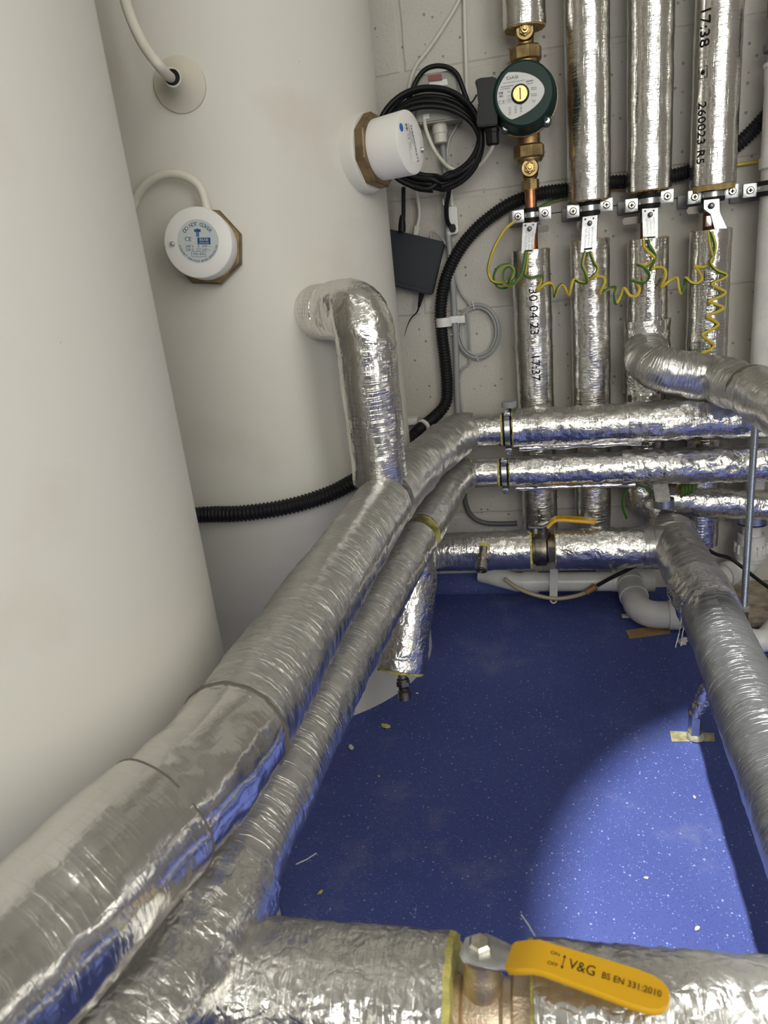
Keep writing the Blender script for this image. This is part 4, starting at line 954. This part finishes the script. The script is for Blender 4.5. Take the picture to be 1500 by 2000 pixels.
wire([(1266, 462, 1.451), (1268, 478), (1278, 495), (1280, 506), (1270, 526), (1282, 522), (1297, 525), (1300, 540), (1292, 560), (1309, 548), (1323, 543), (1326, 560), (1330, 573), (1337, 558), (1339, 543), (1350, 552), (1363, 553), (1371, 544), (1365, 529), (1357, 520), (1371, 522), (1385, 516), (1393, 504), (1388, 480), (1384, 452, 1.455)], YW, 'wavy green-yellow earth wire between the third tag and the bent fourth tag', .006)
wire([(1389, 452, 1.455), (1397, 478), (1394, 498), (1387, 512), (1398, 527), (1419, 537), (1410, 545), (1390, 554), (1401, 562), (1417, 571), (1405, 580), (1384, 588), (1398, 594), (1413, 601), (1402, 609), (1381, 617), (1392, 625), (1403, 634), (1390, 644), (1372, 653), (1382, 664), (1394, 674), (1386, 684), (1366, 692), (1358, 705)], YW, 'green-yellow earth wire spiralling down in front of the fourth lagged pipe', .007)
wire([(1050, 407), (1065, 399), (1085, 391), (1110, 385), (1150, 378), (1190, 370), (1235, 368), (1270, 364), (1302, 357), (1345, 343), (1390, 332), (1432, 323), (1487, 315), (1520, 308)], 1.548, 'long green-yellow earth wire passing behind the wall pipes beside the corrugated conduit', 0, 6)
# small coil behind the standing tag
P = [aty(1283, 968, 1.46), aty(1300, 975, 1.455), aty(1318, 971, 1.45)]
ca = aty(1326, 957, 1.45); ax = V((1, .25, .25)).normalized(); u = Z_; w = ax.cross(u).normalized()
for i in range(33):
    a = i*PI/4.0; P.append(ca+ax*(.0035*i/4.0)+(u*math.sin(a-1.2)+w*math.cos(a-1.2))*.015)
bm = NB(); tube(bm, spline(P, 4), .0029, 10); tag(link('earth_wire', bm, EARTH), 'tight coil of green-yellow earth wire beside the tag on the low foil tee', 'wire')
wire([(1274, 962, 1.44), (1262, 952, 1.44), (1246, 948, 1.44), (1228, 952, 1.45), (1218, 968, 1.46), (1217, 990, 1.47), (1224, 1012, 1.48)], 1.44, 'green-yellow earth wire curving round the elbow left of the low foil tee', 0)
wire([(1345, 852, 1.46), (1358, 855, 1.46), (1367, 864, 1.465), (1380, 850, 1.47)], 1.46, 'end of green-yellow earth wire glimpsed between the two back pipes', 0)

# ------------------------------------------------------------------ corrugated conduit
up_px = [(1530, 190), (1500, 222), (1470, 255), (1440, 283), (1400, 311), (1345, 335), (1300, 346), (1235, 354), (1190, 357), (1110, 370), (1060, 377), (1020, 388), (980, 408), (930, 448), (893, 495), (870, 548), (861, 600), (863, 650), (869, 700), (873, 750)]
P = ptsy(up_px, 1.538)
P += [aty(870, 788, 1.534), aty(848, 815, 1.515), aty(820, 838, 1.47), aty(795, 866, 1.40)]
P += [on_tank(q[0], q[1], .017)[0] for q in ((745, 908), (695, 938), (640, 966), (560, 990), (470, 1003), (390, 1006))]
P.append(P[-1]+V((-.10, -.02, -.003)))
path = resample(spline(P, 10), .0009)
def rcor(s, L):
    w = .5+.5*math.sin(2*PI*s/.0062); return .0112+.0019*min(1, max(0, w*1.7-.35))
bm = NB(); tube(bm, path, rcor, 18); tag(link('corrugated_conduit', bm, CORR, sharp=60), 'black corrugated conduit sweeping down the wall and round the further cylinder', 'conduit')
def clip(px, label, h=.012):
    c = aty(*px, 1.535); k = thing('conduit_clip', c, label, 'clip')
    return k, c
k, c = clip((867, 629), 'white strap clip holding the black corrugated conduit on the wall')
bm = NB(); tube(bm, [c-Z_*.009, c+Z_*.009], .0165, 28); link('ring', bm, WHITEP, k)
bm = NB(); box(bm, c+V((.021, .004, .003)), X_*.010, Y_*.008, Z_*.007, .0015); link('lug', bm, WHITEP, k)
bm = NB(); box(bm, c+V((.036, .004, .002)), X_*.008, Y_*.007, Z_*.0075, .0015); link('catch', bm, WHITEP, k)
c = aty(826, 834, 1.48); k = thing('conduit_clip', c, 'white hooked clip where the black conduit leaves the wall', 'clip')
ax = (aty(848, 815, 1.515)-aty(820, 838, 1.47)).normalized()
bm = NB(); tube(bm, [c-ax*.004, c+ax*.004], .0168, 28); link('hook', bm, WHITEP, k)
bm = NB(); o = aty(806, 822, 1.53); box(bm, o+V((-.004, 0, .002)), X_*.017, Y_*.02, Z_*.007, .002); link('base', bm, WHITEP, k)

# ------------------------------------------------------------------ isolator box, cables, black coil on the wall
def quadbox(bm, px, y, depth, bev=.002): return prism(bm, [aty(a, b, y) for a, b in px], V((0, depth, 0)), bev)
k = thing('isolator_switch', aty(852, 238, 1.53), 'grey isolator box with red rocker switch behind the black cable coil', 'switch')
bm = NB(); quadbox(bm, ((811, 147), (888, 135), (892, 137), (900, 228), (896, 232), (818, 243), (814, 240), (806, 152)), 1.500, WY-1.500, .003); link('enclosure', bm, GREYB, k)
bm = NB(); quadbox(bm, ((836, 147), (862, 143.5), (864, 156), (838, 159)), 1.4955, .006, .0008); link('rocker', bm, RED, k, label='red rocker')
bm = NB(); quadbox(bm, ((838, 159.5), (873, 154), (875, 165), (840, 171)), 1.4992, .001, 0); link('sticker', bm, WHITEP, k, False)
bm = NB(); o = aty(858, 238, 1.525); lathe(bm, o, -Z_, [(0, .0135), (.006, .0135), (.007, .0145), (.020, .0145), (.021, .0130), (.036, .0125), (.037, .010)], 24); link('gland', bm, CREAM, k)
bm = NB(); quadbox(bm, ((826, 224), (838, 222), (839, 231), (827, 233)), 1.4990, .002, 0); link('entry_label', bm, WHITEP, k, False)
def cable(px, y, r, m, label, name='cable', n=8):
    bm = NB(); tube(bm, spline([aty(q[0], q[1], q[2] if len(q) > 2 else y) for q in px], n), r, 10); return tag(link(name, bm, m), label, 'cable')
cable([(918, -60), (897, 0), (868, 50), (838, 95), (812, 130), (800, 165), (797, 200)], 1.552, .0035, WCABLE, 'off-white cable clipped diagonally down the wall beside the cylinder')
cable([(905, -60), (907, 0), (908, 60), (910, 120), (912, 190)], 1.552, .0038, WCABLE, 'off-white cable running straight down the wall to the isolator box')
P = [aty(829, 228, 1.505), aty(830, 244, 1.50), aty(836, 265, 1.498), aty(848, 292, 1.50), aty(862, 312, 1.51), aty(876, 326, 1.52), aty(897, 334, 1.52), aty(920, 332, 1.50), aty(940, 320, 1.48), aty(955, 300, 1.462), GL-Z_*.002+V((0, 0, 0)), GL+Z_*.012]
bm = NB(); tube(bm, spline(P, 8), .0036, 10); tag(link('cable', bm, CREAM), 'cream cable from the pump gland round to the isolator box', 'cable')
cable([(897, 232), (890, 250), (878, 272), (873, 300), (874, 330)], 1.552, .0026, WCABLE, 'thin off-white cable slanting under the isolator box')
# rigid grey conduit
P = [aty(q[0], q[1], 1.540) for q in ((863, 268), (868, 320), (873, 390), (876, 460), (881, 520), (886, 580), (891, 700), (894, 800), (903, 900), (906, 950))]
bm = NB(); tube(bm, spline(P, 6), .0062, 14); t = tag(link('rigid_conduit', bm, GREYP), 'straight grey plastic conduit running down the wall from the isolator box', 'conduit')
P = [aty(q[0], q[1], 1.543) for q in ((906, 950), (908, 975), (916, 1000), (935, 1016), (965, 1022), (1000, 1022))]
cable([(906, 940), (909, 980), (920, 1006), (942, 1020), (975, 1023), (1010, 1022)], 1.543, .0055, mat('dark_grey_cable', (.12, .12, .115), .5), 'dark grey cable curving along the wall above the low valve pipe')
# coil of black lead
P = []; loops = [(165, .0), (183, .010), (193, .004), (203, -.006), (213, .004), (176, -.008)]
N = 28
for li, (top_, dy) in enumerate(loops):
    for kk in range(N):
        a = 2*PI*kk/N+PI*.5; s = (li+kk/N)
        tp = top_; rx = (96, 94, 96, 93, 84, 100)[li]; cx = (842, 842, 838, 840, 848, 836)[li]; bot = (372, 366, 360, 350, 344, 368)[li]
        nxt = (li+1) % len(loops); fr = kk/N
        tp2 = loops[nxt][0]; tp = tp*(1-fr)+tp2*fr
        cyy = (tp+bot)/2; ry = (bot-tp)/2
        px, py = cx+rx*math.cos(a)+(4 if math.cos(a) > 0 else 0), cyy+ry*math.sin(a)
        P.append(aty(px, py, 1.478+dy+.004*math.sin(a*2+li)))
lead = [aty(882, 445, 1.535), aty(874, 432, 1.522), aty(872, 405, 1.51), aty(877, 375, 1.495), aty(880, 352, 1.488)]
tail = [aty(788, 366, 1.487), aty(788, 385, 1.495), aty(788, 420, 1.50), aty(786, 442, 1.50)]
k = thing('coiled_lead', aty(845, 270, 1.48), 'coiled black lead hanging over the isolator box', 'cable')
bm = NB(); tube(bm, spline(P, 4), .0047, 12); link('coil', bm, BLACK, k)
bm = NB(); tube(bm, spline(lead, 8), .0044, 10); link('plug_tail', bm, BLACK, k)
bm = NB(); tube(bm, spline(tail, 8), .0040, 10); link('lead_tail', bm, BLACK, k)
bm = NB(); tube(bm, spline([aty(q[0], q[1], 1.492) for q in ((790, 215), (800, 190), (812, 160), (828, 138), (850, 129), (875, 132), (893, 146), (903, 170), (914, 200), (926, 225), (934, 245))], 6), .0044, 10); link('loose_loop', bm, BLACK, k)
bm = NB(); o = aty(787, 435, 1.50); lathe(bm, o+Z_*.014, V((-.12, 0, -1)), [(0, .004), (.006, .006), (.020, .0075), (.030, .0075), (.031, .006)], 10); link('connector', bm, BLACK, k)
bm = NB(); quadbox(bm, ((876, 440), (888, 436), (891, 450), (884, 455), (877, 451)), 1.525, .012, .002); link('plug', bm, BLACK, k)
bm = NB(); tube(bm, spline([aty(q[0], q[1], 1.50) for q in ((915, 200), (921, 200), (926, 194), (931, 185))], 5), .0016, 6); link('cable_tie', bm, BLACK, k)
# white switch box
k = thing('data_socket', aty(884, 430, 1.545), 'small white surface box the black plug goes into', 'socket')
bm = NB(); quadbox(bm, ((875, 404), (892, 402), (895, 455), (873, 460)), 1.532, WY-1.532, .002); link('back_box', bm, WHITEP, k)
bm = NB(); quadbox(bm, ((864, 388), (870, 387), (871, 401), (865, 402)), 1.538, .01, .001); link('conduit_saddle', bm, WHITEP, k)
bm = NB(); tube(bm, [aty(883, 403, 1.547), aty(881, 380, 1.55), aty(879, 330, 1.55)], .0035, 8); link('drop_cable', bm, WCABLE, k)
# dark power unit, tilted
TRc, BRc = V((867, 472, 0)), V((842, 577, 0)); e = V((-118, -27.5, 0))
k = thing('router_box', aty(815, 575, 1.52), 'charcoal router box hung crooked on the wall behind the further cylinder', 'router')
pxs = [tuple((TRc+e)[:2]), tuple(TRc[:2]), tuple(BRc[:2]), tuple((BRc+e)[:2])]
bm = NB(); quadbox(bm, pxs, 1.512, WY-.004-1.512, .003); body = link('case', bm, CHARC, k)
sh = [tuple((TRc+e*.99+(BRc-TRc)*.90)[:2]), tuple((TRc+e*.02+(BRc-TRc)*.90)[:2]), tuple((TRc+e*.02+(BRc-TRc)*.905)[:2]), tuple((TRc+e*.99+(BRc-TRc)*.905)[:2])]
bm = NB(); prism(bm, [aty(a, b, 1.5117) for a, b in sh], V((0, .0004, 0))); link('seam', bm, BLACK, k, False)
bm = NB(); lathe(bm, aty(824, 572, 1.53), (aty(818, 600, 1.53)-aty(824, 572, 1.53)), [(0, .0055), (.008, .0052), (.028, .003), (.03, .0015)], 12); sp = link('lead_boot', bm, BLACK, k)
bm = NB(); tube(bm, spline([aty(q[0], q[1], 1.535) for q in ((819, 598), (814, 610), (804, 620), (797, 633), (793, 645), (790, 656))], 6), lambda s, L: .0018*(1-.7*s/L), 8); link('lead', bm, BLACK, k)
k = thing('patch_cable', aty(815, 440, 1.53), 'pale network cable plugged into the top of the charcoal box', 'cable')
bm = NB(); tube(bm, spline([aty(q[0], q[1], 1.54) for q in ((812, 372), (817, 395), (819, 420), (815, 442))], 6), .0032, 8); link('cord', bm, WCABLE, k)
bm = NB(); quadbox(bm, ((810, 440), (820, 443), (816, 460), (807, 458)), 1.530, .010, .001); link('plug', bm, mat('frosted_plug', (.62, .62, .55), .3), k)
cable([(842, 468, 1.53), (841, 456, 1.53), (847, 452, 1.53), (855, 457, 1.53), (866, 470, 1.54), (878, 490, 1.545)], 1.53, .0024, GREYC, 'thin grey cable looping out of the top of the charcoal box')
# grey cable coil
P = [aty(q[0], q[1], 1.548) for q in ((884, 500), (888, 530), (893, 555), (903, 577), (914, 590))]
for i in range(4*20):
    a = -PI/2-.35+2*PI*i/20; li = i/20; rx, ry = 44-2.6*li, 55-2.6*li
    P.append(aty(933+rx*math.cos(a)*1.0, 648+ry*math.sin(a), 1.550-.004*(li % 2)-.002))
P += [aty(q[0], q[1], 1.548) for q in ((918, 703), (905, 718), (897, 738), (898, 770), (903, 808), (905, 830))]
k = thing('coiled_cable', aty(932, 705, 1.55), 'neat coil of thin grey cable tied against the wall beside the conduit', 'cable')
bm = NB(); tube(bm, spline(P, 4), .0024, 8); link('coil', bm, GREYC, k)
for px in (((923, 588), (926, 604)), ((929, 693), (934, 704)), ((880, 654), (898, 652)), ((890, 744), (899, 745))):
    a, b = aty(*px[0], 1.541), aty(*px[1], 1.541)
    bm = NB(); tube(bm, [a+Y_*.008, a, b, b+Y_*.008], .0011, 6); link('cable_tie', bm, WHITEP, k)

# ------------------------------------------------------------------ white waste pipework
WX = .447; WYY = 1.495
k = thing('waste_pipe', (WX, WYY, .12), 'white plastic waste pipe standing at the right edge', 'pipe')
zz = lambda px, py: aty(px, py, WYY).z
def seg_tube(name, z0, z1, r, m=PVC, prof=None):
    bm = NB(); lathe(bm, V((WX, WYY, z0)), Z_, prof if prof else [(0, r), (z1-z0, r)], 40); return link(name, bm, m, k)
seg_tube('pipe', .30, 1.30, .0215); seg_tube('pipe', 1.29, 2.2, .021)
seg_tube('socket', zz(1505, 330), zz(1505, 150), .025, prof=[(0, .0240), (.002, .0262), (.018, .0262), (.021, .0240), (.13, .0240), (.140, .0255), (.158, .0255), (.160, .0275), (.166, .0275), (.168, .0230)])
seg_tube('grey_reducer', zz(1505, 100), zz(1505, 60), .02, mat('grey_fitting', (.17, .17, .18), .45), prof=[(0, .029), (.004, .030), (.009, .030), (.012, .0235), (.05, .0235), (.052, .0265), (.075, .0265)])
wall_clamp(WX, zz(1508, 367), .024, 'wall clamp with dark backplate on the white pipe at the right edge')
seg_tube('compression_fitting', zz(1470, 1095), zz(1470, 1030), .02, prof=[(0, .021), (.003, .0275), (.010, .0280), (.012, .030), (.034, .030), (.036, .027), (.05, .0262), (.06, .0262)])
bm = NB()
for q in range(14):
    a = 2*PI*q/14; o = V((WX+.030*math.cos(a), WYY+.030*math.sin(a), zz(1470, 1068))); box(bm, o, X_*.0022, Y_*.0022, Z_*.010)
link('nut_ribs', bm, PVC, k)
seg_tube('lower_pipe', .075, .32, .0185)
c = V((WX, WYY, zz(1490, 1008))); bm = NB(); tube(bm, [c-Z_*.010, c+Z_*.010], .032, 32); link('band', bm, ZINC, k); 
bm = NB(); tube(bm, [c-Z_*.014, c+Z_*.014], .029, 32); link('rubber_lining', bm, BLACKR, k)
bm = NB(); box(bm, c+V((-.044, -.003, .008)), X_*.012, Y_*.005, Z_*.006, .001); link('ear', bm, ZINC, k)
t = thing('waste_elbow', (.41, 1.46, .05), 'grimy white waste elbow behind the foot of the threaded rod', 'pipe fitting')
e0 = atz(1440, 1125, .075)
bm = NB(); tube(bm, fillet([V((WX, WYY, .13)), V((WX, WYY, .075)), V((.40, 1.47, .070)), V((.33, 1.43, .062))], .03, 10), .0215, 28); link('bend', bm, PVC, t)
bm = NB(); dd = V((-.07, -.04, -.008)).normalized(); o = V((.405, 1.472, .071)); tube(bm, [o, o+dd*.016], .0265, 28); link('collar', bm, PVC, t)
# horizontal waste along the wall with strap and elbow
WZ = .052; WYh = 1.487
k = thing('waste_pipe', (.08, WYh, .03), 'white plastic waste pipe lying along the foot of the back wall', 'pipe')
bm = NB(); x0, x1 = aty(955, 1120, WYh).x, aty(1232, 1150, WYh).x
tube(bm, [V((x0-.02, WYh+.025, WZ+.014)), V((x0+.03, WYh+.008, WZ+.006)), V((x0+.06, WYh, WZ)), V((x1, WYh, WZ-.003))], .0215, 28); link('pipe', bm, PVC, k)
for a, b, r in ((1022, 1052, .0243), (1195, 1235, .0240)):
    bm = NB(); tube(bm, [V((aty(a, 1140, WYh).x, WYh, WZ-.001)), V((aty(b, 1140, WYh).x, WYh, WZ-.001))], r, 28); link('socket', bm, PVC, k)
k = thing('waste_elbow', (.21, 1.43, 0), 'double-bend white waste elbow dipping to the floor left of the big low pipe', 'pipe fitting')
ex = x1-.008
# tee body, drop and bend
pA = V((ex, WYh, WZ)); pB = atz(1258, 1172, .046); pCc = atz(1290, 1198, .032); pD = atz(1345, 1208, .032)
bm = NB(); tube(bm, [pA-X_*.02, pA+X_*.055], .0265, 28); link('tee_body', bm, PVC, k)
pB = V((ex+.004, 1.435, .040))
bend = fillet([pA+V((.004, 0, 0)), V((ex+.008, 1.365, .031)), V((ex+.135, 1.358, .031))], .045, 16)
bm = NB(); tube(bm, bend, .0272, 32); link('bend', bm, PVC, k)
for i0, rr in ((.008, .0300), (.050, .0295)):
    pth = resample(bend, .004); s = int(i0/.004); bm = NB(); tube(bm, pth[s:s+5], rr, 32); link('collar', bm, PVC, k)
pth = resample(bend, .004); bm = NB(); tube(bm, pth[-19:-13], .0298, 32); link('collar', bm, PVC, k)
bm = NB(); o = atz(1222, 1203, .004); box(bm, o+V((.016, 0, 0)), X_*.024, Y_*.006, Z_*.002, .001); link('foot_clip', bm, PVC, k)
t = thing('waste_elbow', (.40, 1.28, 0), 'clean white waste bend on the floor at the right edge', 'pipe fitting')
e1 = atz(1440, 1245, .022); e2 = atz(1492, 1250, .022); e3 = atz(1530, 1215, .03)
bm = NB(); tube(bm, spline([e1+V((-.06, .01, 0)), e1, e2, e3, e3+V((.08, .05, .01))], 10), .0215, 28); link('bend', bm, WHITEP, t)
# white strap with screw over the waste pipe
k = thing('strap_bracket', aty(1082, 1180, 1.46), 'white strap bracket with one screw over the wall-foot waste pipe', 'bracket')
a, b = aty(1082, 1112, 1.458), aty(1081, 1170, 1.450)
bm = NB(); wv = X_*.0085
prism(bm, [a-wv, a+wv, b+wv, b+wv*.9-Z_*.006, b+wv*.5-Z_*.0105, b-Z_*.012, b-wv*.5-Z_*.0105, b-wv*.9-Z_*.006, b-wv], V((0, .002, 0)), .0004); link('strap', bm, PVC, k)
bm = NB(); lathe(bm, b-Z_*.003-Y_*.0002, -Y_, [(0, .0045), (.0012, .0040), (.0015, 0)], 14); link('screw', bm, mat('rusty_screw', (.16, .11, .07), .5, .8), k)
# hose with brass ferrule and black lead
k = thing('flexible_hose', aty(1160, 1150, 1.445), 'translucent hose with brass ferrule drooping in front of the waste pipe', 'hose')
P = [aty(q[0], q[1], 1.445) for q in ((985, 1130), (1010, 1148), (1045, 1162), (1085, 1169), (1120, 1165), (1146, 1157))]
bm = NB(); tube(bm, spline(P, 8), .0045, 12); link('hose', bm, CLEAR, k)
a, b = aty(1144, 1158, 1.445), aty(1168, 1143, 1.445)
bm = NB(); lathe(bm, a, b-a, [(0, .0055), (.002, .0072), (.020, .0072), (.021, .0085), (.0255, .0085), (.026, .005)], 14); link('ferrule', bm, mat('tan_ferrule', (.42, .24, .10), .4, .5), k)
bm = NB(); tube(bm, spline([aty(q[0], q[1], 1.445) for q in ((1166, 1144), (1195, 1128), (1222, 1115), (1250, 1100))], 6), .0040, 12); link('black_lead', bm, BLACK, k)
cable([(1385, 1075, 1.44), (1400, 1083, 1.43), (1425, 1090, 1.42), (1450, 1108, 1.41), (1475, 1128, 1.39), (1505, 1150, 1.37), (1540, 1170, 1.35)], 1.42, .0036, BLACK, 'black cable crossing behind the threaded rod at lower right')

# ------------------------------------------------------------------ threaded rods
def rod(a, b, r, name_parent, m=STEEL):
    a, b = V(a), V(b); L = (b-a).length
    bm = NB(); tube(bm, [a, b], lambda s, LL: r*(1+.07*math.sin(2*PI*s/.0022)), 16, .00055); return link('threaded_rod', bm, m, name_parent, sharp=80)
base = atz(1447, 1236, 0)
rx, ry = base.x-.004, base.y
tp = aty(1474, 846, ry)
k = thing('pipe_support', (tp.x, ry, 0), 'long threaded rod support standing at the right under the branch pipe', 'support')
rod((tp.x, ry, .02), (tp.x, ry, .47), .0062, k)
zn = aty(1455, 1186, ry).z
bm = NB(); lathe(bm, V((tp.x, ry, zn-.006)), Z_, [(0, .011), (.008, .011), (.0095, .009)], 6); link('hex_nut', bm, mat('pale_nut', (.60, .60, .52), .45, .6), k, False)
bm = NB(); lathe(bm, V((tp.x, ry, 0)), Z_, [(0, .009), (zn-.006, .009)], 6); link('base_socket', bm, ZINC, k, False)
bm = NB(); tube(bm, [V((tp.x, ry, .452)), V((tp.x, ry, .448))], .016, 20); link('top_washer', bm, ZINC, k)
ft = atz(1358, 1442, 0); zt = aty(1367, 1345, ft.y).z
k = thing('pipe_support', ft, 'short hex stud support under the big low pipe at right', 'support')
bm = NB(); lathe(bm, ft+Z_*.012, Z_, [(0, .0110), (.036, .0110)], 6, phase=.3); link('hex_stud', bm, ZINC, k, False)
bm = NB(); lathe(bm, ft+Z_*.002, Z_, [(0, .013), (.006, .012), (.010, .008)], 20); link('foot', bm, mat('pale_foot', (.52, .50, .38), .6, .3, .4, 300, .3, 90), k)
bm = NB(); tube(bm, [ft+Z_*.045, ft+V((.012, 0, .085)), ft+V((.022, 0, .125))], lambda s, L: .0125-.05*s*.06, 20, .003, nz=dents(.002, .002, .001)); link('foil_sleeve', bm, F_CRSH, k)

# ------------------------------------------------------------------ things lying on the floor
def floor_patch(px, th, m, label, name, cat, jag=0):
    pts = [atz(a, b, .0005) for a, b in px]; bm = NB(); prism(bm, pts, Z_*th); return tag(link(name, bm, m, None, False), label, cat)
floor_patch([(1308, 1428), (1395, 1432), (1396, 1448), (1312, 1449)], .0006, TAPE, 'worn tan tape patch under the short stud support', 'tape_patch', 'tape')
floor_patch([(1222, 1232), (1290, 1222), (1308, 1229), (1310, 1237), (1229, 1248)], .0012, CARD, 'small brown strip of card on the floor under the double-bend waste elbow', 'card_scrap', 'scrap')
bm = NB(); pts = [atz(a, b, .0) for a, b in ((1405, 1160), (1432, 1116), (1560, 1080), (1580, 1222), (1500, 1226), (1460, 1226), (1425, 1200))]
prism(bm, pts, Z_*.012)
bmesh.ops.subdivide_edges(bm, edges=bm.edges, cuts=3, use_grid_fill=True)
for v in bm.verts: v.co += V((noise.noise(v.co*60), noise.noise(v.co*60+V((3, 1, 0))), .5*noise.noise(v.co*50)))*.004
for v in bm.verts: v.co.z = max(v.co.z, .0003)
tag(link('broken_board', bm, BOARD, None, False), 'rough brown piece of broken board on the floor at the right edge', 'debris')
def crumb(px, size, m, label, name, flat=.5):
    c = atz(*px, 0); bm = NB(); bmesh.ops.create_icosphere(bm, subdivisions=3, radius=size)
    rot = Matrix.Rotation(random.uniform(0, 3), 3, 'Z')
    for v in bm.verts:
        d = v.co.normalized(); s = 1+.45*noise.noise(d*2.1+V(px).to_3d()*.01)+.2*noise.noise(d*6); q = rot @ V((v.co.x*1.3*s, v.co.y*.75*s, v.co.z*flat*s)); v.co = c+q+Z_*size*flat*.75
    mn = min(v.co.z for v in bm.verts)
    for v in bm.verts: v.co.z -= mn-.0001
    return tag(link(name, bm, m, None, False), label, 'debris')
crumb((754, 1421), .0062, FOAM, 'long yellow foam scrap on the dark floor right of the left pipes', 'foam_scrap')
crumb((686, 1462), .0052, DIRT, 'pale crumb on the dark floor close to the left pipes', 'plaster_crumb')
crumb((626, 1744), .0030, FOAM, 'small yellow foam crumb just behind the foreground pipe', 'foam_scrap')
crumb((815, 1355), .0022, DIRT, 'tiny pale crumb near the foot of the further cylinder', 'plaster_crumb')
crumb((740, 1517), .0020, FOAM, 'tiny yellow speck below the long foam scrap', 'foam_scrap')
crumb((1333, 1258), .009, DIRT, 'pale plaster lump on the floor beside the big low pipe', 'plaster_crumb', .7)
crumb((1362, 1815), .0028, DIRT, 'small white crumb on the bright floor at lower right', 'plaster_crumb')
crumb((1262, 1716), .0022, DIRT, 'small white crumb in the middle of the bright floor patch', 'plaster_crumb')
crumb((1356, 1558), .0022, DIRT, 'white crumb on the bright floor left of the big low pipe', 'plaster_crumb')
